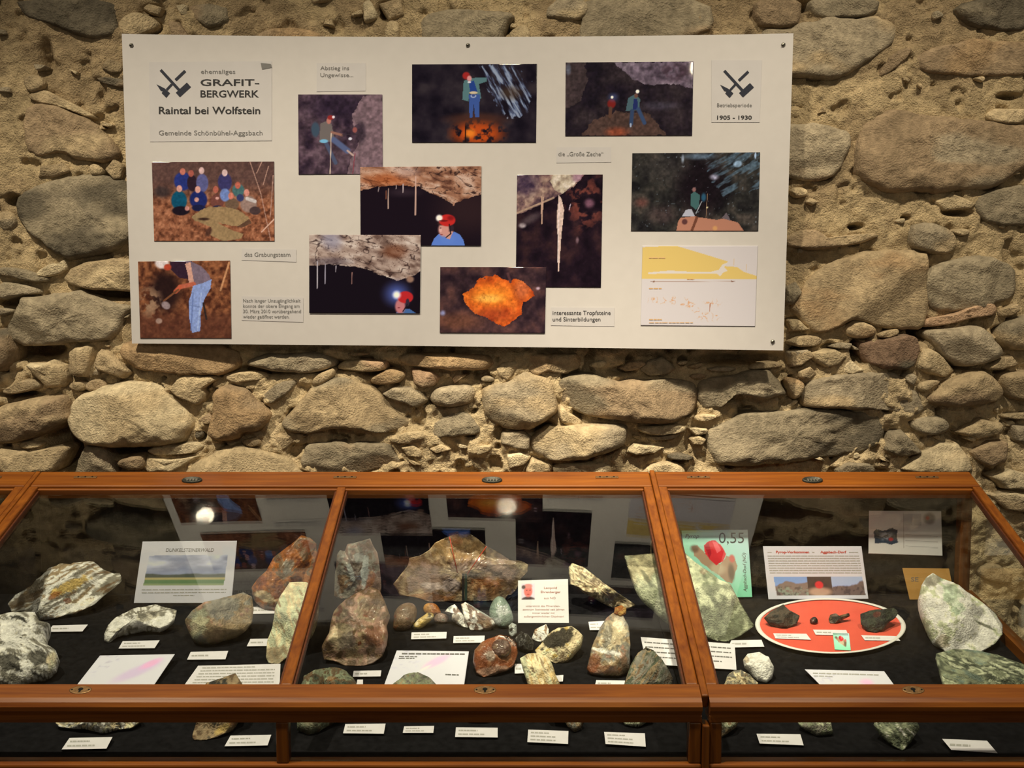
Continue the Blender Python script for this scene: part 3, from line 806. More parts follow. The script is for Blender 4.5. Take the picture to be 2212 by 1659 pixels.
def sheet(name, q, surf, mat, parent, origin, thick=0.0008, lift=0.0, pic=None, res=8, label=None):
    """a thin sheet (or picture) following surf(px, py, lift)"""
    if pic is None:
        nu = nv = res
    else:
        nu, nv = pic.nu, pic.nv
    G = quad_grid(q, nu, nv).reshape(-1, 2)
    top = surf(G[:, 0], G[:, 1], lift + thick)
    # outline ring at the back
    ring = np.r_[np.arange(nu), np.arange(2 * nu - 1, nu * nv, nu), np.arange(nu * nv - 2, nu * (nv - 1) - 1, -1), np.arange(nu * (nv - 2), 0, -nu)]
    bot = surf(G[ring, 0], G[ring, 1], lift)
    n0 = nu * nv; m = len(ring); k = np.arange(m)
    F = grid_faces(nu, nv)[:, ::-1]
    side = np.stack([ring[k], ring[(k + 1) % m], n0 + (k + 1) % m, n0 + k], 1)
    col = None
    if pic is not None:
        c = pic.cols(0.74 if mat is M_CARD else 0.52); col = np.vstack([c, c[ring] * 0.0 + 0.6])
    o = add(name, np.vstack([top, bot]), [F, side], mat, parent, origin=origin, col=col, flat=pic is None)
    if label: o['label'] = label
    return o

# ------------------------------------------------------------------ lettering
_TXT = {}
def glyphs(body, bold=0.0, shear=0.0):
    key = (body, bold, shear)
    if key in _TXT: return _TXT[key]
    cu = bpy.data.curves.new('lettering_source', 'FONT')
    cu.body = body; cu.size = 1.0; cu.offset = bold; cu.shear = shear; cu.resolution_u = 3; cu.fill_mode = 'FRONT'
    ob = bpy.data.objects.new('lettering_source', cu)
    COL.objects.link(ob)
    dg = bpy.context.evaluated_depsgraph_get()
    me = bpy.data.meshes.new_from_object(ob.evaluated_get(dg))
    V = np.array([v.co[:2] for v in me.vertices]); F = [list(p.vertices) for p in me.polygons]
    bpy.data.objects.remove(ob); bpy.data.curves.remove(cu); bpy.data.meshes.remove(me)
    _TXT[key] = (V, F)
    return V, F

def letter_px(items):
    """items: (text, x, baseline y, width px or None, cap height px, bold, shear, rot) -> pixel verts, faces"""
    Vs, Fs, n = [], [], 0
    for it in items:
        body, x, y, w, hgt = it[:5]
        bold = it[5] if len(it) > 5 else 0.0
        shear = it[6] if len(it) > 6 else 0.0
        rot = it[7] if len(it) > 7 else 0.0
        V, F = glyphs(body, bold, shear)
        sy = hgt / 0.70
        x0, x1 = V[:, 0].min(), V[:, 0].max()
        sx = sy if w is None else w / (x1 - x0)
        P = np.c_[(V[:, 0] - x0) * sx, -V[:, 1] * sy]
        c, s = math.cos(rot), math.sin(rot)
        P = np.c_[x + P[:, 0] * c - P[:, 1] * s, y + P[:, 0] * s + P[:, 1] * c]
        Vs.append(P); Fs += [[i + n for i in f] for f in F]; n += len(V)
    return np.vstack(Vs), Fs

def lettering(items, surf, parent, origin, mat=None, lift=0.002, name='lettering'):
    P, F = letter_px(items)
    return tag(add(name, surf(P[:, 0], P[:, 1], lift), F, mat or M_INK, parent, origin=origin, flat=True), kind='stuff')

def print_lines(rows, surf, parent, origin, mat=None, lift=0.002, seed=1, name='printed_lines', dens=0.85):
    """rows: (x0, y0, x1, y1, thickness px) broken up into word-long dashes"""
    rs = np.random.RandomState(seed)
    Vs, F, n = [], [], 0
    for (x0, y0, x1, y1, t) in rows:
        L = math.hypot(x1 - x0, y1 - y0); p = 0.0
        while p < L - 1:
            w = min(rs.uniform(4, 16), L - p)
            a, b = p / L, (p + w * dens) / L
            ax, ay, bx, by = x0 + (x1 - x0) * a, y0 + (y1 - y0) * a, x0 + (x1 - x0) * b, y0 + (y1 - y0) * b
            Vs += [(ax, ay - t / 2), (bx, by - t / 2), (bx, by + t / 2), (ax, ay + t / 2)]
            F.append([n, n + 3, n + 2, n + 1]); n += 4
            p += w
    P = np.array(Vs)
    return tag(add(name, surf(P[:, 0], P[:, 1], lift), F, mat or M_INKL, parent, origin=origin, flat=True), kind='stuff')

# ------------------------------------------------------------------ the display board
BX0 = -0.118
def board_y(x):
    u = (x - BX0) / 0.73
    return -0.050 - 0.020 * u - 0.030 * u * u                    # slightly bowed, held in by the middle screw

def board_surf(px, py, lift=0.0):
    Y = np.full(np.shape(px), -0.06)
    for _ in range(5):
        P = hit_y(px, py, Y); Y = board_y(P[..., 0]) - lift
    return hit_y(px, py, Y)

def build_board():
    org = board_surf(np.array([990.0]), np.array([750.0]))[0]
    root = empty('display_board', tuple(org))
    tag(root, 'large white panel of mine photographs and captions screwed to the stone wall', 'display board')
    corners = np.array([[-0.8515, 2.1215], [0.6235, 2.1215], [0.6165, 1.4425], [-0.8495, 1.4505]])
    n = 41
    U = np.linspace(0, 1, n)
    top = corners[0] * (1 - U[:, None]) + corners[1] * U[:, None]
    bot = corners[3] * (1 - U[:, None]) + corners[2] * U[:, None]
    # corners from the picture
    cpx = board_surf(np.array([263., 1714, 1692, 285]), np.array([73., 72, 757, 742]))
    top = cpx[0, [0, 2]] * (1 - U[:, None]) + cpx[1, [0, 2]] * U[:, None]
    bot = cpx[3, [0, 2]] * (1 - U[:, None]) + cpx[2, [0, 2]] * U[:, None]
    V = []
    for dy in (0.0, 0.006):
        for row in (top, bot):
            V.append(np.c_[row[:, 0], board_y(row[:, 0]) + dy, row[:, 1]])
    V = np.vstack(V)
    k = np.arange(n - 1)
    a, b, c, d = k, k + n, k + 2 * n, k + 3 * n
    F = [np.stack([a, b, b + 1, a + 1], 1), np.stack([c, c + 1, d + 1, d], 1), np.stack([a, a + 1, c + 1, c], 1), np.stack([b, d, d + 1, b + 1], 1),
         np.array([[0, 2 * n, 3 * n, n], [n - 1, 2 * n - 1, 4 * n - 1, 3 * n - 1]])]
    add('panel', V, F, M_BOARD, root, origin=org, flat=True)
    # screws through to the wall
    for (px, py) in ((284, 98), (1011, 98), (1692, 97), (1669, 738)):
        p = board_surf(np.array([float(px)]), np.array([float(py)]))[0]
        ang = np.linspace(0, 2 * math.pi, 14, endpoint=False)
        prof = [(0.0001, -0.0035), (0.0030, -0.0030), (0.0046, -0.0012), (0.0046, 0.0), (0.0022, 0.0005), (0.0022, -p[1] - 0.004)]
        VV = np.vstack([np.c_[p[0] + r * np.cos(ang), np.full(14, p[1] + y), p[2] + r * np.sin(ang)] for r, y in prof])
        s = add('screw', VV, [grid_faces(14, len(prof), True)], M_STEEL, root, origin=p)
        obox('screw_slot', p + [0, -0.0036, 0], (1, 0, 0.6), (0, 1, 0), (-0.6, 0, 1), (0.0075, 0.001, 0.0016), M_HOLE, s, 0)
    S = board_surf
    def photo(q, pic, label, layer=1):
        return sheet('photo_print', q, S, M_PHOTO, root, org, 0.0007, 0.0007 * layer, pic, label=label)

    # 1 climber on a rope
    p = Pic(182, 173); p.ramp(p.nz(22, seed=1), [(42, 30, 40), (74, 56, 62), (104, 82, 86)])
    p.put(p.ell(85, 25, 60, 30, soft=.6) * .7, (34, 24, 38))
    p.put(p.poly([(118, 40), (140, 5), (182, -4), (182, 180), (104, 180), (112, 140), (126, 112), (140, 80), (132, 62), (118, 70)], wob=5, seed=2), (122, 98, 98))
    p.put(p.ell(135, 82, 11, 22, soft=.4) * .8, (52, 40, 46)); p.grain(.28, 6, 3)
    p.ell(37, 76, 9, 16, (62, 78, 88)); p.poly([(48, 63), (60, 58), (72, 64), (77, 92), (72, 102), (45, 103)], (112, 102, 92))
    p.line(72, 82, 94, 88, 5, (150, 105, 85)); p.line(94, 88, 136, 86, 1.6, (60, 48, 52))
    p.ell(66, 57, 5, 7, (190, 120, 100)); p.ell(70, 50, 7, 5, (150, 45, 40)); p.ell(76, 49, 3, 3, (235, 220, 215))
    p.line(76, 98, 106, 122, 12, (86, 96, 124)); p.line(60, 106, 80, 148, 8, (76, 82, 100)); p.line(106, 122, 118, 132, 4, (190, 160, 140))
    p.ell(55, 101, 9, 4, (120, 180, 200)); p.line(71, 84, 68, 173, 1.6, (215, 190, 160)); p.ell(122, 77, 5, 6, (150, 85, 75)); p.line(122, 128, 117, 173, 1.3, (140, 50, 60))
    p.ell(112, 96, 4, 3, (220, 215, 215))
    photo([(644, 204), (826, 204), (827, 376), (645, 377)], p, 'photograph of a climber in a red helmet hanging on a rope')
    # 2 man with outstretched arm
    p = Pic(270, 170); p.ramp(p.nz(26, seed=4), [(18, 13, 22), (34, 27, 34), (52, 44, 46)])
    st = p.nz(30, 5, seed=5, rot=1.05); reg = p.poly([(145, 5), (215, 0), (262, 40), (255, 110), (205, 118), (168, 62)], wob=10, seed=6)
    p.put(reg * smooth(.45, .62, st), (92, 104, 128)); p.put(reg * smooth(.56, .68, st) * .8, (165, 175, 180))
    p.put(p.ell(215, 62, 22, 14, soft=.6) * .6, (88, 66, 44))
    p.put(p.ell(140, 120, 62, 14, soft=.5) * .7, (86, 50, 34)); o = p.nz(8, seed=7)
    p.put(p.ell(142, 150, 52, 24, soft=.5) * smooth(.3, .55, o), (188, 76, 24)); p.ell(126, 150, 11, 9, (236, 128, 36), soft=.6); p.ell(116, 152, 1.5, 22, (30, 12, 8))
    p.poly([(112, 36), (128, 31), (141, 29), (161, 29), (161, 38), (145, 43), (150, 75), (143, 74), (138, 60), (124, 62), (123, 81), (109, 77)], (88, 122, 118))
    p.poly([(123, 38), (134, 36), (142, 60), (126, 63)], (38, 66, 128)); p.ell(117, 25, 8, 8, (165, 42, 38)); p.ell(124, 31, 5, 6, (222, 150, 140)); p.ell(124, 39, 4, 2, (225, 220, 210))
    p.poly([(123, 66), (147, 66), (146, 115), (137, 115), (134, 85), (131, 116), (125, 116)], (62, 88, 144)); p.ell(133, 62, 9, 3, (215, 195, 150)); p.ell(133, 69, 6, 4, (180, 190, 205)); p.ell(133, 68, 4, 3, (60, 80, 130))
    photo([(890, 139), (1160, 138), (1158, 308), (890, 308)], p, 'photograph of a man in a green jacket touching the rock wall')
    # 3 two people with head lamps
    p = Pic(276, 160); p.ramp(p.nz(30, seed=8), [(20, 15, 24), (36, 28, 32), (54, 44, 44)])
    r = p.nz(18, seed=9)
    p.ramp(r, [(70, 58, 64), (112, 96, 102), (150, 134, 136)], p.poly([(104, 0), (276, 0), (276, 58), (232, 48), (172, 50), (132, 28)], wob=6, seed=10))
    p.put(p.ell(240, 22, 40, 20, soft=.6) * smooth(.4, .6, r), (72, 54, 60)); p.put(p.poly([(0, 0), (40, 0), (48, 40), (34, 85), (0, 100)], wob=6, seed=11) * .8, (72, 58, 54)); p.ell(6, 15, 5, 11, (110, 110, 116), soft=.6)
    p.put(p.poly([(35, 160), (60, 126), (110, 108), (180, 112), (205, 138), (220, 160)], wob=8, seed=12), (78, 58, 48)); p.put(p.ell(113, 152, 22, 10, soft=.7) * .8, (150, 72, 44))
    p.put(p.ell(205, 95, 35, 8, soft=.8) * .5, (90, 84, 92)); p.grain(.3, 6, 13)
    p.ell(100, 90, 9, 10, (122, 34, 28)); p.line(98, 100, 97, 118, 7, (92, 64, 48)); p.put(p.ell(103, 76, 9, 8, soft=.9) * .5, (90, 110, 160)); p.ell(101, 76, 3, 3, (255, 250, 240))
    p.poly([(136, 78), (150, 70), (162, 80), (160, 104), (131, 106)], (74, 98, 98)); p.poly([(148, 80), (156, 80), (157, 104), (146, 104)], (36, 46, 90)); p.ell(153, 73, 4, 5, (110, 75, 60))
    p.line(145, 106, 143, 134, 8, (52, 68, 92)); p.line(158, 102, 172, 132, 8, (56, 74, 100)); p.ell(156, 64, 4, 4, (255, 248, 238)); p.line(142, 134, 142, 140, 3, (170, 180, 190))
    photo([(1222, 135), (1498, 133), (1495, 293), (1221, 294)], p, 'photograph of two people with shining head lamps in a dark cavern')
    # 4 group of people
    p = Pic(264, 172); p.ramp(p.nz(7, seed=14), [(88, 50, 32), (140, 86, 56), (182, 122, 84)])
    up = 1 - smooth(35, 95, p.Y); p.put(up * .75, (78, 60, 56)); p.put((p.ell(20, 65, 18, 12, soft=.5)) * .8, (52, 44, 42))
    for (x, y, rx, ry, c) in ((66, 42, 19, 20, (40, 52, 112)), (86, 46, 11, 18, (46, 30, 38)), (108, 46, 13, 20, (92, 92, 130)), (157, 44, 15, 20, (58, 54, 92)), (57, 84, 17, 21, (16, 78, 98)), (99, 82, 19, 20, (30, 40, 92)), (140, 86, 15, 16, (112, 66, 54)), (186, 62, 13, 14, (70, 104, 98)), (208, 92, 18, 18, (150, 122, 104)), (172, 92, 15, 13, (108, 84, 62))):
        p.ell(x, y, rx, ry, c, soft=.12)
    for (x, y, rx, ry, c) in ((60, 106, 19, 10, (28, 20, 28)), (99, 100, 15, 7, (26, 30, 60)), (157, 72, 11, 14, (112, 132, 176)), (140, 100, 10, 6, (50, 44, 60)), (222, 106, 12, 9, (72, 54, 50)), (190, 78, 8, 8, (52, 58, 92))):
        p.ell(x, y, rx, ry, c, soft=.15)
    for (x, y, c) in ((66, 21, (196, 116, 92)), (84, 25, (170, 90, 72)), (107, 19, (214, 176, 160)), (157, 24, (218, 184, 168)), (58, 58, (216, 156, 134)), (98, 60, (216, 156, 134)), (137, 60, (176, 96, 74)), (185, 51, (190, 100, 76)), (204, 67, (206, 136, 114)), (170, 74, (206, 122, 96))):
        p.ell(x, y, 6, 7.5, c, soft=.15)
    p.ell(74, 101, 5, 5, (205, 140, 120)); p.ell(95, 82, 5, 5, (205, 150, 130)); p.ell(140, 79, 4, 3, (215, 160, 140)); p.line(205, 80, 222, 86, 7, (206, 194, 178))
    p.put(p.poly([(82, 118), (118, 98), (158, 98), (186, 104), (210, 124), (205, 134), (182, 140), (140, 132), (168, 146), (196, 156), (192, 166), (152, 172), (122, 158), (128, 142), (92, 128)], wob=3, seed=15), (152, 124, 82))
    p.put(p.poly([(182, 140), (210, 124), (214, 134), (190, 144)], wob=2), (96, 68, 48)); p.put(p.ell(110, 124, 12, 3, soft=.4), (60, 40, 30)); p.put(p.ell(120, 152, 6, 10, soft=.4, rot=.5) * .8, (70, 44, 34))
    for (x0, y0, x1, y1) in ((212, 0, 235, 70), (226, 25, 238, 0), (235, 70, 256, 172), (240, 50, 252, 10), (262, 30, 255, 120)): p.line(x0, y0, x1, y1, 1.6, (176, 136, 112))
    p.line(236, 152, 264, 124, 2.5, (214, 170, 140)); p.grain(.16, 3.5, 16)
    photo([(328, 350), (592, 349), (593, 521), (333, 521)], p, 'photograph of the dig team gathered around a boulder in a leafy wood')
    # 5 helmet and stalactites, right
    def ceiling(p, pts, seed, pal):
        m = p.poly(pts, wob=4, seed=seed)
        n = p.nz(24, 12, seed=seed + 1, rot=.25); p.ramp(n, pal, m)
        cr = np.abs(p.nz(46, 15, seed=seed + 2, rot=.3, oct=3) - .5); p.put(m * (1 - smooth(.0, .022, cr)) * .85, (38, 22, 20))
        cr = np.abs(p.nz(20, 9, seed=seed + 3, rot=.3, oct=3) - .5); p.put(m * (1 - smooth(.0, .02, cr)) * .6, (64, 40, 32))
        return m
    p = Pic(262, 172, base=(24, 14, 22))
    p.put(p.ell(235, 95, 60, 45, soft=.8) * .55, (62, 40, 36))
    m = ceiling(p, [(-2, -4), (266, -4), (266, 62), (235, 68), (202, 82), (178, 70), (150, 56), (128, 44), (90, 40), (45, 42), (-2, 52)], 20, [(92, 56, 40), (164, 116, 84), (206, 172, 142)])
    p.put(m * p.ell(62, 28, 48, 14, soft=.8) * .55, (192, 96, 40)); p.put(m * p.ell(100, 12, 24, 12, soft=.7) * .5, (200, 176, 160))
    p.put((p.ell(95, 56, 30, 8, soft=.9)) * .5, (70, 54, 58))
    for (x, y0, y1, w, c) in ((61, 48, 91, 2.2, (182, 152, 130)), (120, 22, 105, 2.8, (206, 166, 140)), (93, 38, 56, 2.2, (180, 160, 150)), (56, 52, 70, 1.4, (150, 90, 60)), (40, 44, 54, 1.4, (170, 150, 140)), (78, 40, 48, 1.4, (190, 170, 160)), (203, 78, 84, 3, (180, 130, 100))): p.line(x, y0, x - .8, y1, w, c)
    p.poly([(153, 173), (160, 156), (170, 147), (184, 143), (204, 142), (216, 148), (224, 160), (227, 173)], (92, 126, 194)); p.ell(189, 158, 16, 10, (96, 130, 196)); p.poly([(180, 143), (202, 140), (194, 158), (186, 156)], (206, 150, 128))
    p.ell(181, 137, 12, 15, (206, 146, 126)); p.ell(174, 138, 3, 5, (226, 170, 150)); p.ell(177, 124, 9, 4, (70, 40, 34)); p.ell(188, 117, 18, 13, (196, 42, 36), soft=.1); p.ell(196, 112, 7, 5, (140, 26, 26), soft=.6); p.ell(171, 112, 7, 7, (255, 246, 226), soft=.4); p.ell(180, 118, 10, 2, (110, 24, 24))
    p.line(193, 126, 196, 146, 2.5, (30, 22, 26)); p.line(196, 146, 186, 154, 2.2, (36, 26, 28)); p.ell(199, 134, 4, 7, (50, 36, 42)); p.ell(176, 148, 3, 1.5, (150, 70, 66)); p.ell(174, 134, 2, 1.2, (70, 50, 50))
    photo([(778, 361), (1040, 359), (1039, 531), (779, 530)], p, 'photograph of a person in a red helmet and blue shirt looking at stalactites', 2)
    # 6 helmet and stalactites, left
    p = Pic(241, 170, base=(20, 12, 20))
    m = ceiling(p, [(-2, -4), (245, -4), (245, 74), (228, 88), (196, 100), (168, 92), (128, 76), (100, 70), (45, 64), (-2, 68)], 30, [(104, 80, 66), (172, 148, 126), (214, 196, 172)])
    p.put(m * p.ell(48, 12, 22, 18, soft=.7, rot=.6) * .6, (152, 152, 166)); p.put(m * p.ell(185, 36, 26, 14, soft=.6) * .7, (112, 62, 36)); p.put(m * p.ell(48, 58, 40, 8, soft=.7) * .5, (60, 50, 60))
    for (x, y0, y1, w, c) in ((18, 58, 116, 2.2, (176, 166, 162)), (35, 64, 106, 2, (150, 142, 146)), (58, 68, 80, 2, (150, 140, 140)), (93, 82, 106, 1.8, (150, 110, 96))): p.line(x, y0, x - .8, y1, w, c)
    p.put(p.ell(219, 96, 8, 7, soft=.4), (150, 116, 92)); p.put(p.ell(190, 128, 22, 20, soft=.95) * .75, (96, 120, 200))
    p.poly([(186, 172), (196, 162), (218, 160), (236, 172)], (70, 104, 150)); p.ell(198, 155, 11, 16, (196, 120, 116)); p.ell(209, 135, 17, 13, (190, 40, 40), soft=.1); p.ell(214, 146, 4, 8, (52, 40, 52)); p.line(214, 150, 204, 166, 2.2, (34, 26, 32)); p.ell(190, 130, 8, 8, (250, 250, 255), soft=.6); p.ell(195, 158, 3, 1.5, (140, 60, 64))
    photo([(668, 507), (909, 508), (907, 677), (668, 676)], p, 'photograph of a person whose head lamp glares below a pale rock ceiling', 3)
    # 7 stalactite
    p = Pic(186, 244); p.ramp(p.nz(22, seed=40), [(20, 11, 18), (32, 19, 26), (52, 32, 32)])
    p.put(smooth(.5, .62, p.nz(18, seed=41)) * p.ell(150, 60, 40, 55, soft=.6), (112, 58, 46)); p.put(p.ell(158, 62, 10, 9, soft=.6) * .8, (138, 92, 102))
    m = p.poly([(-2, -4), (150, -4), (124, 26), (98, 42), (70, 56), (32, 74), (-2, 88)], wob=4, seed=42); p.ramp(p.nz(11, seed=43), [(62, 44, 52), (128, 98, 86), (178, 148, 120)], m)
    p.ramp(p.nz(9, seed=44), [(140, 118, 96), (190, 172, 138), (222, 206, 176)], p.poly([(78, -4), (146, -4), (122, 24), (98, 40), (82, 32), (72, 14)], wob=4, seed=45)); p.put(m * p.ell(18, 18, 26, 26, soft=.7) * .6, (58, 44, 66)); p.put(m * p.ell(132, 6, 12, 10, soft=.5) * .7, (150, 104, 120))
    p.line(-2, 84, 80, 50, 4, (172, 142, 112)); p.ell(13, 110, 7, 5, (190, 176, 166), soft=.6); p.put(p.ell(30, 96, 22, 8, soft=.7, rot=-.5) * .7, (96, 80, 76))
    p.poly([(91, 44), (97, 52), (103, 76), (101, 102), (98, 130), (94, 210), (92, 210), (92, 150), (88, 112), (88, 80), (90, 60)], (214, 184, 158)); p.line(92, 60, 91, 190, 1.4, (236, 216, 196)); p.poly([(52, 46), (59, 48), (57, 80), (56, 107), (54, 107), (53, 75)], (188, 152, 122))
    p.line(117, 64, 114, 76, 1.6, (200, 180, 180)); p.ell(133, 142, 3, 6, (120, 92, 92), soft=.7); p.grain(.16, 4, 46)
    photo([(1117, 378), (1302, 377), (1298, 621), (1114, 620)], p, 'tall photograph of a long pale stalactite against a black cave')
    # 8 glowing sinter
    p = Pic(229, 143); p.ramp(p.nz(26, seed=50), [(34, 22, 28), (62, 42, 42), (92, 60, 52)])
    m = p.poly([(48, 58), (72, 44), (84, 26), (118, 17), (150, 30), (166, 24), (196, 44), (206, 60), (182, 76), (176, 104), (140, 128), (112, 116), (70, 96), (54, 78)], wob=5, seed=51)
    p.ramp(p.nz(16, seed=52), [(166, 60, 20), (206, 90, 28), (232, 116, 40)], m); p.put(m * p.ell(112, 62, 44, 20, soft=.8), (246, 142, 42)); p.put(m * p.ell(106, 68, 26, 8, soft=.7), (255, 182, 74)); p.put(m * p.ell(120, 104, 40, 14, soft=.7) * .7, (150, 56, 28)); p.put(m * p.ell(178, 48, 16, 20, soft=.6) * .7, (196, 106, 62))
    p.line(146, 14, 152, 32, 5, (86, 54, 52)); p.put(p.ell(40, 118, 46, 18, soft=.7) * .6, (128, 78, 50)); p.ell(6, 100, 5, 5, (150, 150, 180), soft=.8); p.ell(212, 46, 4, 3, (190, 160, 160), soft=.7); p.put(m * (1 - smooth(0, .02, np.abs(p.nz(18, seed=53) - .5))) * .35, (120, 50, 20)); p.grain(.2, 5, 54)
    photo([(951, 577), (1180, 577), (1177, 720), (950, 719)], p, 'photograph of an orange glowing sinter formation', 2)
    # 9 person deep in the cavern
    p = Pic(276, 170); p.ramp(p.nz(24, seed=60), [(24, 22, 22), (46, 44, 38), (72, 64, 54)]); p.put(p.ell(150, 74, 52, 62, soft=.5) * .9, (22, 14, 18))
    st = p.nz(34, 7, seed=61, rot=-.55); reg = p.poly([(150, 0), (276, 0), (276, 80), (200, 96), (170, 60)], wob=8, seed=62); p.put(reg * smooth(.46, .64, st) * .8, (84, 104, 112)); p.put(p.ell(145, 8, 30, 6, soft=.7) * .8, (102, 120, 130))
    p.ell(228, 25, 9, 7, (140, 164, 176), soft=.3); p.ell(109, 13, 3, 9, (150, 160, 166), soft=.6); p.ell(266, 7, 2, 7, (160, 180, 196)); p.ell(178, 53, 8, 5, (170, 166, 176), soft=.8); p.ell(22, 108, 13, 9, (92, 60, 50), soft=.8)
    p.put(p.ell(66, 134, 30, 18, soft=.7) * .6, (82, 64, 58)); p.put(p.ell(70, 30, 40, 26, soft=.8) * .5, (66, 60, 54)); p.put(smooth(.80, .84, p.nz(5, seed=63, oct=2)) * .5, (130, 140, 140)); p.grain(.3, 5, 64)
    p.poly([(128, 90), (136, 84), (148, 92), (146, 116), (140, 124), (128, 114)], (66, 100, 92)); p.ell(135, 80, 4, 5, (140, 100, 90)); p.ell(156, 97, 5, 9, (44, 86, 104), soft=.5); p.line(152, 106, 140, 132, 1.5, (170, 176, 170)); p.line(164, 90, 162, 140, 1.2, (140, 110, 80)); p.ell(164, 119, 2, 2, (205, 190, 140))
    p.poly([(110, 138), (118, 124), (130, 122), (138, 138)], (178, 176, 174)); p.poly([(98, 172), (102, 148), (108, 141), (136, 138), (146, 140), (186, 146), (202, 142), (212, 146), (232, 152), (246, 172)], (178, 122, 92)); p.put(p.poly([(140, 138), (146, 140), (134, 172), (128, 172)]), (110, 66, 46)); p.poly([(196, 142), (206, 130), (216, 148)], (104, 92, 90)); p.ell(116, 150, 6, 6, (92, 56, 50)); p.ell(182, 164, 5, 5, (206, 150, 90), soft=.5)
    photo([(1366, 331), (1642, 329), (1638, 499), (1363, 499)], p, 'photograph of a person in a green jacket deep inside a dark cavern')
    # 10 digger
    p = Pic(200, 168); p.ramp(p.nz(9, seed=70), [(74, 38, 24), (118, 70, 42), (160, 100, 60)]); p.put(smooth(100, 130, p.Y) * .7, (92, 52, 36))
    p.put(p.ell(58, 66, 32, 42, soft=.4) * .92, (34, 19, 18)); p.put(p.ell(24, 88, 22, 30, soft=.6) * smooth(.4, .55, p.nz(10, seed=71)), (160, 124, 90))
    p.put(p.poly([(70, -2), (118, -2), (112, 40), (88, 36), (70, 18)]), (52, 32, 44)); p.poly([(104, -2), (118, 2), (138, 12), (154, 30), (158, 42), (138, 50), (116, 56), (108, 34)], (122, 104, 110)); p.poly([(102, 6), (114, 2), (118, 30), (121, 50), (110, 52), (108, 30)], (214, 160, 132)); p.line(120, 50, 90, 56, 9, (190, 100, 70)); p.line(90, 56, 80, 66, 9, (200, 96, 62))
    p.poly([(118, 54), (140, 48), (159, 40), (156, 60), (142, 84), (134, 112), (132, 152), (114, 156), (108, 120), (108, 88), (114, 72)], (142, 160, 198)); p.line(118, 70, 112, 150, 3, (112, 130, 172)); p.line(136, 70, 126, 150, 2.5, (166, 182, 214)); p.line(110, 96, 132, 100, 2, (116, 134, 172))
    p.line(86, 62, 54, 86, 4, (120, 74, 44)); p.ell(58, 96, 10, 8, (150, 130, 122), soft=.2, rot=.6); p.ell(52, 4, 15, 12, (222, 206, 190)); p.ell(64, 13, 8, 7, (182, 72, 46)); p.line(198, 4, 178, 64, 4, (196, 140, 92)); p.ell(42, 130, 7, 6, (172, 140, 116), soft=.3); p.line(140, 92, 146, 126, 4, (46, 38, 34)); p.grain(.16, 4, 72)
    photo([(298, 565), (497, 563), (500, 731), (303, 731)], p, 'photograph of a digger in jeans shovelling soil')
    # cross section diagram
    p = Pic(249, 174, base=(206, 195, 178)); yel = (216, 184, 100)
    p.poly([(-2, 3), (40, 1), (76, 1), (120, 14), (186, 34), (176, 42), (172, 48), (180, 44), (206, 46), (220, 56), (226, 58), (252, 66), (252, 72), (-2, 72)], yel); p.poly([(14, 58), (60, 54), (100, 56), (150, 56), (166, 52), (174, 40), (186, 36), (178, 46), (186, 54), (176, 58), (170, 66), (162, 60), (110, 60), (50, 60), (14, 62)], (212, 200, 176))
    p.line(20, 78, 202, 77, 1.0, (150, 110, 80)); p.poly([(18, 78), (28, 76), (28, 80)], (130, 90, 66)); p.poly([(204, 77), (194, 75), (194, 79)], (130, 90, 66))
    cv = np.abs((p.nz(10, seed=80, oct=3) - .5)); rg = np.clip(p.ell(40, 119, 26, 7, soft=.4) + p.ell(85, 122, 28, 9, soft=.4, rot=.2) + p.ell(118, 138, 30, 6, soft=.4, rot=.75) + p.ell(148, 155, 22, 9, soft=.4) + p.ell(155, 124, 16, 8, soft=.5), 0, 1)
    p.put(rg * (1 - smooth(.0, .05, cv)), (206, 150, 96)); p.line(150, 125, 149, 142, 1.6, (170, 110, 70)); p.line(198, 28, 198, 42, 1.2, (206, 176, 130)); p.line(226, 40, 226, 54, 1.2, (206, 176, 130))
    d = sheet('diagram_sheet', [(1388, 531), (1637, 531), (1631, 705), (1384, 703)], S, print_material('satin_print', 0.12, 0.3), root, org, 0.0008, 0.0006, p, label='pale sheet with a yellow cross-section of the mine above its plan')
    print_lines([(1402, 557, 1438, 557, 2.2), (1402, 623, 1430, 623, 2.2), (1402, 690, 1430, 690, 2.2), (1402, 697, 1498, 697, 1.6), (1484, 603, 1500, 603, 2)], S, d, org, M_INKB, 0.0022, 5)

    # captions and title sheets
    def cap(q, items, label, mat=M_SHEET, ink=M_INK, name='caption'):
        o = sheet(name, q, S, mat, root, org, 0.0006, 0.0003, label=label)
        if items: lettering(items, S, o, org, ink, 0.0016)
        return o
    def hammers(o, x, y, k):
        """crossed hammer and pick"""
        def bar(x0, y0, x1, y1, w):
            dx, dy = x1 - x0, y1 - y0; L = math.hypot(dx, dy); nx, ny = -dy / L * w / 2, dx / L * w / 2
            return [(x0 + nx, y0 + ny), (x1 + nx, y1 + ny), (x1 - nx, y1 - ny), (x0 - nx, y0 - ny)]
        polys = [bar(-29, -28, 16, 21, 6), bar(8, 26, 32, 4, 13), bar(24, -26, 3, -6, 6), bar(-5, 3, -16, 15, 5), [(-38, 3), (-20, 12), (-9, 22), (-17, 32), (-27, 22), (-24, 18), (-29, 17)]]
        V, F, n = [], [], 0
        for P in polys:
            V += [(x + a * k, y + b * k) for a, b in P]; F.append(list(range(n, n + len(P)))); n += len(P)
        V = np.array(V)
        add('crossed_hammers', S(V[:, 0], V[:, 1], 0.0017), F, plain('navy_ink', (0.012, 0.016, 0.035), 0.6), o, origin=org, flat=True)
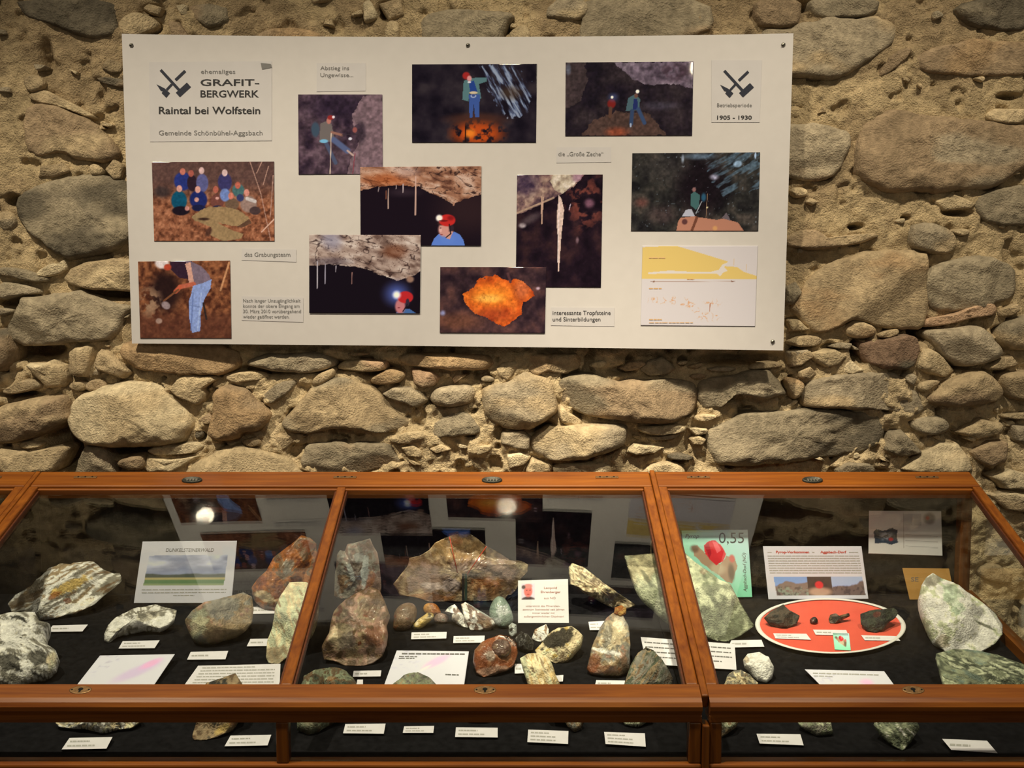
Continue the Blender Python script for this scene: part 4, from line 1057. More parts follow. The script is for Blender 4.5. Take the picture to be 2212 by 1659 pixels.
    t = cap([(322, 134), (587, 132), (587, 304), (324, 306)], [('GRAFIT-', 433, 185, 127, 14, .014), ('BERGWERK', 433, 210, 126, 15, .014), ('Raintal bei Wolfstein', 343, 246, 219, 15.5, .016)], 'title sheet with crossed hammers and GRAFIT-BERGWERK', name='title_sheet')
    lettering([('ehemaliges', 434, 159, 74, 9), ('Gemeinde Schönbühel-Aggsbach', 343, 292, 224, 10.5)], S, t, org, M_INKG, 0.0016)
    hammers(t, 376, 179, 1.0)
    add('corner_fold', S(np.array([563., 585, 587, 566]), np.array([136., 138, 146, 150]), 0.0018), [[0, 3, 2, 1]], M_INKG, t, origin=org, flat=True)
    o = cap([(1537, 130), (1646, 130), (1641, 264), (1537, 264)], [('1905 - 1930', 1549, 258, 75, 8.5, .02)], 'small sheet with crossed hammers above 1905 - 1930', name='period_sheet')
    lettering([('Betriebsperiode', 1549, 231, 75, 8)], S, o, org, M_INKG, 0.0016); hammers(o, 1593, 180, .98)
    cap([(684, 136), (790, 136), (790, 196), (684, 198)], [('Abstieg ins', 692, 151, 62, 8.5), ('Ungewisse...', 692, 166, 71, 8.5)], 'caption reading Abstieg ins Ungewisse', ink=M_INKG)
    cap([(1202, 318), (1320, 318), (1320, 350), (1202, 352)], [('die „Große Zeche“', 1206, 337, 97, 9)], 'caption reading die Große Zeche', ink=M_INKG)
    cap([(522, 537), (640, 539), (640, 566), (522, 562)], [('das Grabungsteam', 528, 554, 99, 9)], 'caption reading das Grabungsteam', ink=M_INKG)
    cap([(522, 640), (655, 643), (655, 696), (522, 692)], [('Nach langer Unzugänglichkeit', 525, 653, 124, 7.5), ('konnte der obere Eingang am', 525, 664.5, 122, 7.5), ('30. März 2010 vorübergehend', 525, 676, 125, 7.5), ('wieder geöffnet werden.', 525, 687.5, 100, 7.5)], 'four-line caption about the reopened upper entrance', ink=M_INKG)
    cap([(1190, 664), (1327, 665), (1327, 705), (1190, 703)], [('interessante Tropfsteine', 1194, 680, 125, 9), ('und Sinterbildungen', 1194, 694, 103, 9)], 'caption reading interessante Tropfsteine und Sinterbildungen', ink=M_INK)
build_board()

# ------------------------------------------------------------------ display cases
def lp(x, s, h=0.0):
    return np.array([x, 0, 0]) + LID_B + LID_D * s + LID_N * h
EX = np.array([1.0, 0, 0])
LID_LEN = 0.657

def lid_bar(name, x0, x1, s0, s1, h0, h1, mat, parent, bevel=0.002):
    c = lp((x0 + x1) / 2, (s0 + s1) / 2, (h0 + h1) / 2)
    return obox(name, c, EX, -LID_D, LID_N, (x1 - x0, s1 - s0, h1 - h0), mat, parent, bevel)

def oval(name, centre, ax, ay, az, rx, ry, h, mat, parent, rim=0.0):
    n = 28
    a = np.linspace(0, 2 * math.pi, n, endpoint=False)
    pr = [(1.0, 0.0), (1.0, h * 0.7), (0.93, h), (0.84, h), (0.80, h * (1 - rim)), (0.02, h * (1 - rim))]
    V = np.vstack([np.c_[np.cos(a) * rx * k, np.sin(a) * ry * k, np.full(n, z)] for k, z in pr])
    M = np.stack([unit(ax), unit(ay), unit(az)], 0)
    return add(name, np.asarray(centre) + V @ M, [grid_faces(n, len(pr), True), np.arange(n) + n * (len(pr) - 1)], mat, parent, origin=np.asarray(centre))

def build_case(name, x0, x1, bars, hinges, plates, locks, label, right_end=False, left_end=False):
    root = empty(name, ((x0 + x1) / 2, -0.565, 0.0))
    tag(root, label, 'display case', 'sloping display cases along the stone wall')
    rw = 0.0175
    # lid frame
    lid_bar('lid_back_rail', x0, x1, 0.0, 0.0575, -0.024, 0.0, M_WOODX, root, 0.003)
    lid_bar('lid_bead', x0 + rw, x1 - rw, 0.0583, 0.0655, -0.024, -0.0035, M_WOODX, root, 0.002)
    lid_bar('lid_side_rail', x0, x0 + rw, 0.058, 0.6215, -0.024, 0.0, M_WOODY, root, 0.0025)
    lid_bar('lid_side_rail', x1 - rw, x1, 0.058, 0.6215, -0.024, 0.0, M_WOODY, root, 0.0025)
    f0 = lp(0, 0.622); f1 = lp(0, 0.650)
    prof = [(f0[1], f0[2]), (f0[1] - 0.0015, f0[2] + 0.0006), (f1[1], f1[2]), (f1[1] - 0.007, f1[2] - 0.0045), (f1[1] - 0.0105, f1[2] - 0.0105), (f1[1] - 0.010, f1[2] - 0.0165),
            (f1[1] - 0.005, f1[2] - 0.022), (f1[1] - 0.004, f1[2] - 0.025), (f1[1] - 0.0055, f1[2] - 0.0265), (f1[1] - 0.0055, f1[2] - 0.0355), (f0[1] + 0.002, f1[2] - 0.0355), (f0[1] + 0.002, f0[2] - 0.02)]
    prism_x('lid_front_rail', prof, x0, x1, M_WOODX, root)
    edges = [x0 + rw] + [b for b in bars] + [x1 - rw]
    for b in bars:
        lid_bar('glazing_bar', b - 0.0085, b + 0.0085, 0.0585, 0.6215, -0.024, -0.001, M_WOODY, root, 0.0025)
        lid_bar('bar_bead', b - 0.0125, b - 0.0087, 0.066, 0.6215, -0.018, -0.006, M_BEAD, root, 0.001)
        lid_bar('bar_bead', b + 0.0087, b + 0.0125, 0.066, 0.6215, -0.018, -0.006, M_BEAD, root, 0.001)
    lid_bar('side_bead', x0 + rw + 0.0002, x0 + rw + 0.004, 0.066, 0.6215, -0.018, -0.006, M_BEAD, root, 0.001)
    lid_bar('side_bead', x1 - rw - 0.004, x1 - rw - 0.0002, 0.066, 0.6215, -0.018, -0.006, M_BEAD, root, 0.001)
    for a, b in zip(edges[:-1], edges[1:]):
        lid_bar('lid_glass', a + 0.001, b - 0.001, 0.060, 0.6205, -0.014, -0.010, M_GLASS, root, 0)
    # fittings on the lid
    for hx in hinges:
        h = lid_bar('hinge', hx - 0.023, hx + 0.023, 0.021, 0.0275, -0.001, 0.0016, M_BRASS, root, 0.0006)
        for k in (-0.014, 0.0, 0.014):
            p = lp(hx + k, 0.0243, 0.0018)
            oval('hinge_screw', p, EX, -LID_D, LID_N, 0.0018, 0.0018, 0.0006, M_HOLE, h)
    for x in plates:
        o = oval('oval_plate', lp(x, 0.037, 0.0), EX, -LID_D, LID_N, 0.0205, 0.0105, 0.0042, M_BRONZE, root, 0.45)
        for k in (-0.009, -0.003, 0.003, 0.009):
            oval('raised_mark', lp(x + k, 0.037, 0.0022), EX, -LID_D, LID_N, 0.0022, 0.0042, 0.0014, M_STEEL, o)
    for x in locks:
        o = oval('lock_plate', lp(x, 0.6345, 0.0), EX, -LID_D, LID_N, 0.0165, 0.0085, 0.0012, M_BRASS, root)
        oval('keyhole', lp(x, 0.6335, 0.0009), EX, -LID_D, LID_N, 0.0036, 0.0034, 0.0006, M_HOLE, o)
        lid_bar('keyhole_slot', x - 0.0014, x + 0.0014, 0.635, 0.640, 0.0008, 0.0015, M_HOLE, o, 0)
        for k in (-0.0125, 0.0125):
            oval('plate_screw', lp(x + k, 0.6345, 0.001), EX, -LID_D, LID_N, 0.0014, 0.0014, 0.0006, M_HOLE, o)
    # body
    zt = f1[2] - 0.0358
    yfront = -0.868
    wbox('front_bottom_rail', (x0, yfront - 0.006, 0.800), (x1, yfront + 0.022, 0.8675), M_WOODX, root, 0.003)
    posts = [x0 + 0.0095, x1 - 0.0095] + list(bars)
    for k, b in enumerate(posts):
        wbox('front_post', (b - 0.009, yfront - 0.003, 0.8677), (b + 0.009, yfront + 0.018, zt), M_WOODZ, root, 0.002)
    pe = sorted(posts)
    for a, b in zip(pe[:-1], pe[1:]):
        wbox('front_glass', (a + 0.0092, yfront + 0.006, 0.8678), (b - 0.0092, yfront + 0.0095, zt - 0.0003), M_GLASS, root, 0)
    yb0 = -0.262
    zb = lid_z(yb0) - 0.026
    wbox('back_panel', (x0 - 0.0052, yb0, 0.80), (x1 + (0.0 if right_end else 0.0052), yb0 + 0.004, zb), M_FELT, root, 0)
    wbox('back_board', (x0, yb0 + 0.0042, 0.80), (x1, yb0 + 0.020, zb), M_WOODX, root, 0.001)
    dl = (0.85 - 0.287) / math.cos(DECK_A)
    dc = np.array([(x0 + x1) / 2, (-0.845 + yb0 - 0.001) / 2, 0]); dc[2] = deck_z(dc[1])
    obox('deck', dc - DECK_N * 0.006, EX, (0, math.cos(DECK_A), math.sin(DECK_A)), DECK_N, (x1 - x0 + 0.0102, (yb0 + 0.845 - 0.001) / math.cos(DECK_A), 0.012), M_FELT, root, 0)
    wbox('base_board', (x0, -0.846, 0.800), (x1, yb0, 0.812), M_WOODX, root, 0.001)
    for (end, xe, sg) in ((right_end, x1, -1), (left_end, x0, 1)):
        if not end: continue
        a, b = sorted((xe + sg * 0.004, xe + sg * 0.026))
        wbox('corner_post', (a, yb0 - 0.026, deck_z(yb0 - 0.02) + 0.002), (b, yb0 - 0.0005, lid_z(yb0 - 0.02) - 0.030), M_WOODZ, root, 0.002)
        # side pane follows the slope of the lid
        xa = xe + sg * 0.010
        yA, yB = yfront + 0.020, yb0 - 0.028
        V = np.array([[xx, y, z] for xx in (xa - 0.0018, xa + 0.0018) for (y, z) in ((yA, deck_z(yA) + 0.020), (yB, deck_z(yB) + 0.020), (yB, lid_z(yB) - 0.028), (yA, lid_z(yA) - 0.028))])
        add('side_glass', V, [np.array([[0, 1, 2, 3], [7, 6, 5, 4], [0, 4, 5, 1], [1, 5, 6, 2], [2, 6, 7, 3], [3, 7, 4, 0]])], M_GLASS, root, flat=True)
        V = np.array([[xx, y, z] for xx in (xe - 0.0005 if sg < 0 else xe + 0.022, xe - 0.022 if sg < 0 else xe + 0.0005) for (y, z) in ((yA, 0.8), (yB, 0.8), (yB, deck_z(yB) + 0.0195), (yA, deck_z(yA) + 0.0195))])
        add('side_bottom_rail', V, [np.array([[0, 1, 2, 3], [7, 6, 5, 4], [0, 4, 5, 1], [1, 5, 6, 2], [2, 6, 7, 3], [3, 7, 4, 0]])], M_WOODY, root, flat=True)
    for lx in (x0 + 0.035, x1 - 0.035):
        for ly in (-0.835, -0.315):
            prof = [(0.030, 0.7995), (0.030, 0.70), (0.026, 0.66), (0.019, 0.0)]
            V = np.vstack([np.array([[lx - r, ly - r, z], [lx + r, ly - r, z], [lx + r, ly + r, z], [lx - r, ly + r, z]]) for r, z in prof])
            add('leg', V, [grid_faces(4, 4, True), np.array([3, 2, 1, 0]), np.array([12, 13, 14, 15])], M_WOODZ, root, origin=(lx, ly, 0), flat=True)
    return root

CASE_M = build_case('display_case', -0.957, 0.2785, [-0.338], [-0.858, -0.336, 0.191], [-0.640, -0.040], [-0.640, -0.040],
           'long display case with two lid panes in the middle of the row')
# cover strip over the joint to the right-hand case
lid_bar('joint_strip', 0.2790, 0.2893, 0.0, 0.650, -0.020, 0.004, M_WOODY, CASE_M, 0.0025)
wbox('joint_post', (0.2790, -0.878, 0.80), (0.2893, -0.852, 0.928), M_WOODZ, CASE_M, 0.002)
CASE_R = build_case('display_case', 0.2898, 0.930, [], [0.375, 0.835], [0.601], [0.595],
           'display case with one lid pane at the right end of the row', right_end=True)
CASE_L = build_case('display_case', -1.602, -0.968, [], [-1.52, -1.05], [-1.285], [-1.285],
           'display case at the left edge, only a corner of its lid in view', left_end=True)
lid_bar('joint_strip', -0.9675, -0.9575, 0.0, 0.650, -0.020, 0.001, M_WOODY, CASE_L, 0.0025)

# ------------------------------------------------------------------ things in the cases
def deck_hit(px, py, lift=0.0):
    return hit_plane(np.asarray(px, float), np.asarray(py, float), DECK0 + DECK_N * lift, DECK_N)

def lean_plane(px, py, lean, lift=0.0012):
    """plane standing on the deck under pixel (px, py), leaning back by lean degrees from upright"""
    p = deck_hit(px, py, lift)
    t = math.radians(lean)
    n = np.array([0, -math.cos(t), math.sin(t)])
    return p, n

def plane_surf(P0, n):
    def S(px, py, lift=0.0):
        return hit_plane(px, py, P0 + n * lift, n)
    return S

PAL = {
 'white': (0.80, 0.77, 0.69), 'cream': (0.62, 0.53, 0.36), 'grey': (0.25, 0.24, 0.21), 'dark': (0.036, 0.035, 0.032), 'black': (0.009, 0.0085, 0.0085),
 'brown': (0.165, 0.105, 0.060), 'tan': (0.36, 0.27, 0.17), 'orange': (0.36, 0.125, 0.026), 'rust': (0.20, 0.058, 0.020), 'red': (0.30, 0.05, 0.03),
 'yellow': (0.58, 0.42, 0.14), 'green': (0.30, 0.34, 0.235), 'pgreen': (0.49, 0.53, 0.39), 'dgreen': (0.105, 0.125, 0.09), 'mauve': (0.235, 0.16, 0.135),
 'pink': (0.42, 0.26, 0.20), 'bluegrey': (0.36, 0.40, 0.41), 'sgreen': (0.20, 0.27, 0.235), 'mgreen': (0.66, 0.70, 0.60)}

def px_noise(P, s, oct=4, seed=0, rot=0.0, aniso=1.0):
    c, d = math.cos(rot), math.sin(rot)
    return fbm(np.c_[(P[:, 0] * c + P[:, 1] * d) / (s * aniso), (-P[:, 0] * d + P[:, 1] * c) / s, np.full(len(P), seed * 1.7)], oct, seed)

def rock(name, pts, cols, label, lean=24, thick=0.5, back=0.45, seed=1, shape='a', gloss=False, feats=(), bands=None, scale=24, category='mineral', group=None,
         rough=0.75, parent=None, base=None, plane=None, lift=0.0, floor=None, patches=0.0):
    """a solid specimen whose outline (pixels) stands on the deck; feats: (cx, cy, rx, ry, rot, colour, strength)"""
    P = np.asarray(pts, float)
    if base is None:
        k = np.argmax(P[:, 1]); base = (P[:, 0].mean(), P[k, 1] - 3)
    if plane is None:
        P0, n = lean_plane(base[0], base[1], lean)
    else:
        P0, n = plane
    P0 = P0 + n * lift
    for attempt in range(3):
        up = np.array([0, n[2], -n[1]])
        W = hit_plane(P[:, 0], P[:, 1], P0, n)
        O2 = np.c_[W[:, 0] - P0[0], (W - P0) @ up]
        O2 = chaikin(O2, {'a': 0, 'r': 2, 'f': 0}[shape])
        A, c = area_centroid(O2)
        if A < 0: O2 = O2[::-1]; A = -A
        size = math.sqrt(A)
        M = int(np.clip(size * 4 / 0.0016, 36, 150)); K = int(np.clip(size / 0.0042, 7, 26))
        O = resample(O2, M)
        nr = O - c; nr /= np.linalg.norm(nr, axis=1)[:, None] + 1e-9
        O = O + nr * ((fbm(np.c_[O * (2.2 / size), np.full(M, seed)], 4, seed) - 0.5) * size * 0.085 * rough)[:, None]
        rs = np.random.RandomState(seed)
        ss = np.linspace(1.0, 0.0, K + 1)[:-1] ** 0.8
        parts_v, faces = [], []
        nexp = {'a': 3.5, 'r': 2.2, 'f': 6}[shape]
        T = size * thick * 0.7
        def side(sign, T):
            R = rings(O, c, ss); X, Z = R[..., 0], R[..., 1]
            S_ = np.repeat(ss[:, None], M, 1)
            h = T * np.power(np.clip(1 - S_ ** nexp, 0, 1), 0.6)
            env = np.clip((1 - S_) * 4, 0, 1)
            q = np.stack([X / size, Z / size, np.full_like(X, seed + sign * 3.0)], -1)
            h = h * (0.75 + 0.5 * fbm(q * 2.2, 3, seed + 2))
            if shape != 'r':
                for k in range(5):
                    ph = rs.uniform(0, 2 * math.pi); m = rs.uniform(0.25, 1.1)
                    d = (X - c[0]) * math.cos(ph) + (Z - c[1]) * math.sin(ph)
                    h = np.minimum(h, T * rs.uniform(0.8, 1.05) - m * (d - rs.uniform(0.02, 0.4) * size))
            h = h + (fbm(q * 6, 5, seed + 4, 0.62) - 0.5) * size * 0.17 * rough * env
            h = np.maximum(h, 0.0)
            return X, Z, h
        X, Z, hf = side(1, T)
        Vf = P0 + X[..., None] * EX + Z[..., None] * up + hf[..., None] * n
        X2, Z2, hb = side(-1, size * back)
        Vb = (P0 + X2[..., None] * EX + Z2[..., None] * up - hb[..., None] * n)[1:]
        nR = len(ss)
        V = np.vstack([Vf.reshape(-1, 3), (P0 + c[0] * EX + c[1] * up + hf[-1].mean() * n)[None], Vb.reshape(-1, 3), (P0 + c[0] * EX + c[1] * up - hb[-1].mean() * n)[None]])
        k = np.arange(M); cf = nR * M; b0 = cf + 1; cb = b0 + (nR - 1) * M
        F = [grid_faces(M, nR, True), np.stack([(nR - 1) * M + k, (nR - 1) * M + (k + 1) % M, np.full(M, cf)], 1),
             np.stack([(k + 1) % M, k, b0 + k, b0 + (k + 1) % M], 1), b0 + grid_faces(M, nR - 1, True)[:, ::-1],
             np.stack([b0 + (nR - 2) * M + (k + 1) % M, b0 + (nR - 2) * M + k, np.full(M, cb)], 1)]
        over = V[:, 1].max() + 0.2665
        if over <= 0 or floor is not None or parent is not None: break
        P0 = P0 + np.array([0, -over - 0.001, -(over + 0.001) * math.tan(DECK_A)])
    # rest on the deck, stay below the glass and in front of the back panel and behind the front pane
    V[:, 1] = np.clip(V[:, 1], -0.855, -0.2655)
    if floor is None:
        zf = deck_z(V[:, 1]) + 0.0012
    else:
        zf = np.full(len(V), floor)
    V[:, 2] = np.maximum(V[:, 2], zf)
    zl = lid_z(V[:, 1]) - 0.030
    V[:, 2] = np.minimum(V[:, 2], zl)
    dmin = (V[:, 2] - (deck_z(V[:, 1]) if floor is None else floor)).min()
    if dmin > 0.0016 and parent is None:
        V[:, 2] -= dmin - 0.0012
    # colours, laid out over the outline
    v = V - CAM; z = v @ FW
    Q = np.c_[PCX + FPX * v[:, 0] / z, PCY - FPX * (v @ UP) / z]
    pal = np.array([PAL[x] if isinstance(x, str) else x for x in cols])
    if bands is not None:
        t = px_noise(Q, scale * 0.5, 4, seed, bands, 4.5)
    else:
        t = px_noise(Q, scale, 5, seed)
    t = np.clip((t - 0.28) / 0.44, 0, 0.999) * (len(pal) - 1)
    i = np.clip(t.astype(int), 0, max(0, len(pal) - 2)); f = smooth(0.38, 0.62, (t - i))[:, None]
    C = pal[i] * (1 - f) + pal[np.minimum(i + 1, len(pal) - 1)] * f
    for (cx, cy, rx, ry, rot, colr, st) in feats:
        cc = np.array(PAL[colr] if isinstance(colr, str) else colr)
        co, si = math.cos(rot), math.sin(rot)
        dx, dy = Q[:, 0] - cx, Q[:, 1] - cy
        wob = (px_noise(Q, 9, 3, seed + 60) - 0.5) * 1.1
        r = np.sqrt(((dx * co + dy * si) / rx) ** 2 + ((-dx * si + dy * co) / ry) ** 2) + wob
        w = ((1 - smooth(0.86, 1.06, r)) * st)[:, None]
        C = C * (1 - w) + cc * (0.8 + 0.4 * px_noise(Q, 6, 3, seed + 80))[:, None] * w
    C = C * (0.92 + 0.6 * smooth(0.33, 0.6, C.mean(1)))[:, None] * np.clip(0.45 + 1.1 * px_noise(Q, 9, 4, seed + 90), 0.3, 1.6)[:, None]
    org = np.array([V[:, 0].mean(), V[:, 1].mean(), V[:, 2].min()])
    o = add(name, V, F, M_ROCKG if gloss else M_ROCK, parent, origin=org, col=np.clip(C, 0.004, 0.85))
    global LAST
    LAST = (P0, n, float(hf.max()))
    if parent is None:
        tag(o, label, category, group)
    elif label:
        o['label'] = label
    return o

# ---- left half of the middle case
rock('mineral_slab', [(14,1305),(30,1285),(60,1268),(85,1255),(110,1232),(135,1222),(160,1224),(185,1218),(205,1217),(222,1230),(245,1240),(258,1238),(263,1255),(250,1268),(228,1285),(205,1305),(180,1318),(150,1326),(120,1336),(90,1340),(60,1332),(25,1325)],
     ['brown','grey','white','tan','white'], 'flat brown and white banded rock with a yellow streak, far left', seed=3, bands=-0.45, scale=22, thick=0.35, lean=53,
     feats=[(150,1266,46,11,-0.42,'yellow',.95),(118,1285,16,6,-0.5,'orange',.8),(60,1290,42,14,-0.6,'brown',.8),(146,1297,8,5,0,'rust',.8),(180,1306,60,9,-0.3,'white',.7),(85,1262,30,8,-0.7,'grey',.7)])
rock('mineral_block', [(-45,1340),(0,1330),(30,1325),(50,1322),(75,1322),(85,1345),(105,1350),(95,1370),(100,1400),(118,1405),(125,1420),(118,1445),(95,1465),(60,1480),(30,1490),(-45,1490)],
     ['dark','grey','white','dark'], 'black and white streaked rock at the left edge', seed=5, bands=0.5, scale=20, lean=48, thick=0.35, rough=1.1,
     feats=[(22,1362,30,24,0.5,'white',.95),(20,1392,48,8,-0.35,'white',.9),(70,1345,7,22,-0.25,'white',.9),(20,1430,26,22,0.2,'dark',.85),(85,1420,22,18,0.1,'dark',.85),(52,1415,6,30,0.05,'white',.8),(112,1425,9,20,0.3,'cream',.8)])
rock('mineral_piece', [(225,1372),(230,1355),(245,1340),(270,1328),(300,1312),(335,1305),(360,1312),(383,1318),(378,1335),(362,1350),(345,1357),(325,1353),(300,1355),(275,1362),(255,1375),(235,1390),(226,1385)],
     ['white','white','white','grey','white'], 'elongated white rock with grey spots', seed=7, scale=14, lean=52, thick=0.32, rough=1.1, feats=[(325,1330,30,9,-0.3,'grey',.5),(260,1372,30,5,-0.45,'grey',.6),(250,1352,18,10,-0.5,'white',.8)])
rock('mineral_block', [(400,1345),(415,1325),(440,1303),(480,1296),(505,1290),(530,1283),(543,1290),(547,1315),(545,1345),(530,1365),(500,1378),(470,1390),(440,1395),(420,1388),(408,1365)],
     ['tan','grey','tan','pink'], 'grey-brown block with a glittering crystal hollow', seed=9, scale=26, lean=37, thick=0.6,
     feats=[(475,1312,48,17,-0.22,'grey',.9),(430,1345,18,34,0.3,'pgreen',.55),(495,1362,55,16,-0.35,'tan',.8),(462,1322,10,5,0,'dark',.7)])
rock('mineral_slab', [(543,1258),(555,1240),(575,1222),(590,1195),(610,1180),(630,1165),(650,1146),(670,1150),(685,1162),(683,1190),(680,1215),(672,1250),(660,1285),(640,1305),(600,1310),(570,1308),(550,1290),(545,1275)],
     ['rust','rust','orange','brown','rust'], 'orange-red jasper slab standing upright by the glazing bar', seed=11, scale=20, lean=17, thick=0.3, gloss=True,
     feats=[(622,1225,12,18,0.3,'grey',.8),(575,1290,26,10,0.4,'cream',.7),(625,1195,22,14,0,'orange',.7)])
rock('mineral_slab', [(575,1420),(578,1385),(588,1355),(592,1320),(605,1285),(625,1257),(662,1257),(685,1275),(689,1310),(684,1345),(672,1372),(655,1380),(640,1400),(615,1425),(600,1437),(580,1432)],
     ['pgreen','cream','pgreen','tan'], 'pale green slab leaning behind the glazing bar', seed=13, scale=22, bands=1.2, lean=43, thick=0.35,
     feats=[(672,1330,20,50,0,'brown',.7),(595,1415,22,22,0,'tan',.7)])
rock('mineral_piece', [(445,1475),(480,1465),(508,1455),(522,1475),(530,1500),(528,1540),(515,1550),(500,1575),(470,1592),(440,1600),(418,1600),(415,1590),(424,1560),(430,1530)],
     ['grey','brown','tan','dark'], 'grey-brown rock behind the front rail below the text sheet', seed=15, scale=20, lean=51, thick=0.5, feats=[(480,1575,20,8,-0.6,'yellow',.7),(505,1560,10,7,-0.5,'orange',.6)])
rock('mineral_piece', [(118,1560),(130,1540),(160,1520),(230,1515),(290,1530),(305,1552),(285,1572),(250,1580),(222,1588),(190,1578),(150,1575),(125,1570)],
     ['white','dark','cream','grey','white'], 'whitish spotted rock low behind the front pane, left', seed=17, scale=12, lean=53, thick=0.5, rough=1.5)
# ---- right half of the middle case
rock('agate_slab', [(722,1285),(724,1240),(728,1195),(735,1185),(745,1188),(750,1172),(780,1165),(800,1158),(805,1170),(815,1190),(820,1230),(823,1262),(820,1292),(790,1302),(765,1306),(750,1296),(740,1292)],
     ['brown','mauve','grey','brown'], 'upright brown slab with blue-white agate markings', seed=19, scale=20, lean=15, thick=0.28, gloss=True,
     feats=[(770,1232,22,40,0.15,'dark',.7),(788,1235,8,42,0.12,'bluegrey',.95),(757,1235,7,20,-0.4,'bluegrey',.8),(775,1205,14,10,0,'bluegrey',.6),(800,1255,8,22,0.3,'orange',.5)])
rock('jasper_block', [(745,1300),(775,1280),(800,1268),(820,1275),(832,1300),(842,1330),(835,1350),(838,1370),(835,1395),(825,1418),(805,1432),(780,1440),(745,1438),(720,1428),(700,1425),(695,1400),(703,1385),(712,1370),(715,1350),(722,1325),(735,1310)],
     ['mauve','brown','pink','tan','rust'], 'large pinkish-brown polished jasper with pale patches', seed=21, scale=26, lean=39, thick=0.45, gloss=True,
     feats=[(735,1372,26,30,0.3,'cream',.6),(780,1347,50,4,0.08,'pink',.8),(810,1375,26,22,0,'rust',.6),(800,1310,26,28,0,'brown',.7),(750,1385,20,20,0,(0.42,0.36,0.32),.6)])
SLAB = rock('jasper_slab', [(848,1262),(865,1240),(880,1222),(883,1205),(905,1200),(925,1187),(938,1170),(960,1160),(985,1150),(1010,1147),(1030,1160),(1050,1180),(1075,1195),(1100,1210),(1125,1212),(1140,1220),(1138,1235),(1125,1248),(1120,1262),(1105,1285),(1098,1285),(1090,1298),(1000,1299),(930,1299),(895,1290),(862,1287)],
     ['brown','tan','brown','mauve'], 'broad brown polished slab tied with red thread', seed=23, scale=24, lean=11, thick=0.12, back=0.08, gloss=True, shape='f',
     feats=[(990,1185,60,26,0.1,(0.33,0.20,0.08),.6),(930,1258,60,20,0.05,'mauve',.85),(935,1266,26,8,0.1,(0.5,0.42,0.42),.7),(1060,1225,48,12,0.25,'mauve',.9),(975,1262,20,14,0,(0.45,0.38,0.40),.6),(1050,1270,40,22,0,'orange',.3),(930,1290,50,8,0,'orange',.4),(1128,1222,12,8,0,'cream',.6)])
SLAB_P = LAST
def thread(x0, y0, x1, y1, par, mat, r=0.0009, name='thread'):
    P0, n, off = SLAB_P
    S = plane_surf(P0, n)
    a = S(np.array([float(x0)]), np.array([float(y0)]), off)[0]; b = S(np.array([float(x1)]), np.array([float(y1)]), off)[0]
    d = unit(b - a); u = unit(np.cross(d, n)); w = np.cross(d, u)
    ang = np.linspace(0, 2 * math.pi, 6, endpoint=False)
    ring = np.outer(np.cos(ang), u) * r + np.outer(np.sin(ang), w) * r
    return add(name, np.vstack([a + ring, b + ring]), [grid_faces(6, 2, True), np.arange(6)[::-1].copy(), np.arange(6) + 6], mat, par)
thread(971, 1160, 988, 1237, SLAB, M_THREAD)
thread(1051, 1180, 1009, 1241, SLAB, M_THREAD)
for (xa, xb, m) in ((998, 1003, M_HOLE), (1003.5, 1009, plain('dark_green_strip', (0.02, 0.035, 0.028), 0.15, 0.5))):
    P0, n, off = SLAB_P
    S = plane_surf(P0, n)
    q = [(xa, 1239), (xb, 1239), (xb, 1297), (xa, 1297)]
    sheet('notch_strip', q, S, m, SLAB, np.array(SLAB.location), 0.003, off - 0.004, res=2)  # dark strips laid on the slab in place of its shadowed notch
G1 = 'small polished stones in front of the broad brown slab'
rock('pebble', [(850,1345),(850,1325),(862,1308),(880,1300),(897,1305),(902,1325),(895,1345),(885,1358),(865,1365),(848,1360)], ['mauve','brown','rust'], 'round dark brown polished pebble beside the large jasper', seed=25, shape='r', gloss=True, scale=14, thick=0.6, rough=.4, lean=33)
rock('pebble', [(913,1318),(916,1306),(928,1301),(942,1304),(952,1318),(953,1328),(938,1330),(922,1328)], ['orange',(0.50,0.24,0.05)], 'small glossy orange pebble', seed=27, shape='r', gloss=True, scale=12, thick=0.55, rough=.4, base=(933,1334), lean=33)
rock('pebble', [(888,1355),(900,1340),(915,1330),(925,1322),(937,1325),(938,1335),(925,1345),(915,1355),(898,1362)], ['cream','yellow','grey'], 'small cream-yellow pebble with a dark hole', seed=29, shape='r', gloss=True, scale=10, thick=0.55, rough=.6, feats=[(928,1329,4,5,0,'black',.9)], lean=33)
rock('pebble', [(936,1340),(940,1328),(952,1323),(966,1328),(971,1340),(962,1348),(944,1348)], ['grey','mauve','brown'], 'small grey-brown round pebble', seed=31, shape='r', gloss=True, scale=10, thick=0.55, rough=.4, lean=33)
rock('agate_piece', [(960,1322),(970,1310),(982,1305),(988,1312),(998,1325),(1010,1345),(1012,1358),(1000,1355),(985,1347),(976,1340),(975,1325)], ['bluegrey','white','mauve'], 'curved pale agate piece beside the orange pebble', seed=33, gloss=True, scale=12, thick=0.5, lean=35, feats=[(985,1335,7,12,0.4,'mauve',.7)])
rock('agate_piece', [(995,1305),(1005,1300),(1020,1308),(1045,1325),(1068,1340),(1072,1350),(1060,1360),(1035,1365),(1015,1362),(1005,1345),(1000,1325)], ['white','mauve','white'], 'white and brown bone-shaped agate piece', seed=35, gloss=True, scale=14, thick=0.5, lean=35, feats=[(1045,1345,16,10,0.5,'brown',.8),(1005,1320,7,18,-0.3,'white',.9),(1040,1320,30,4,0.55,'bluegrey',.9)])
rock('glass_stone', [(1055,1330),(1060,1305),(1073,1286),(1090,1290),(1103,1312),(1110,1335),(1105,1350),(1090,1360),(1070,1352)], ['sgreen','sgreen','bluegrey'], 'pale blue-green pear-shaped stone', seed=37, shape='r', gloss=True, scale=22, thick=0.45, rough=.4, lean=33)
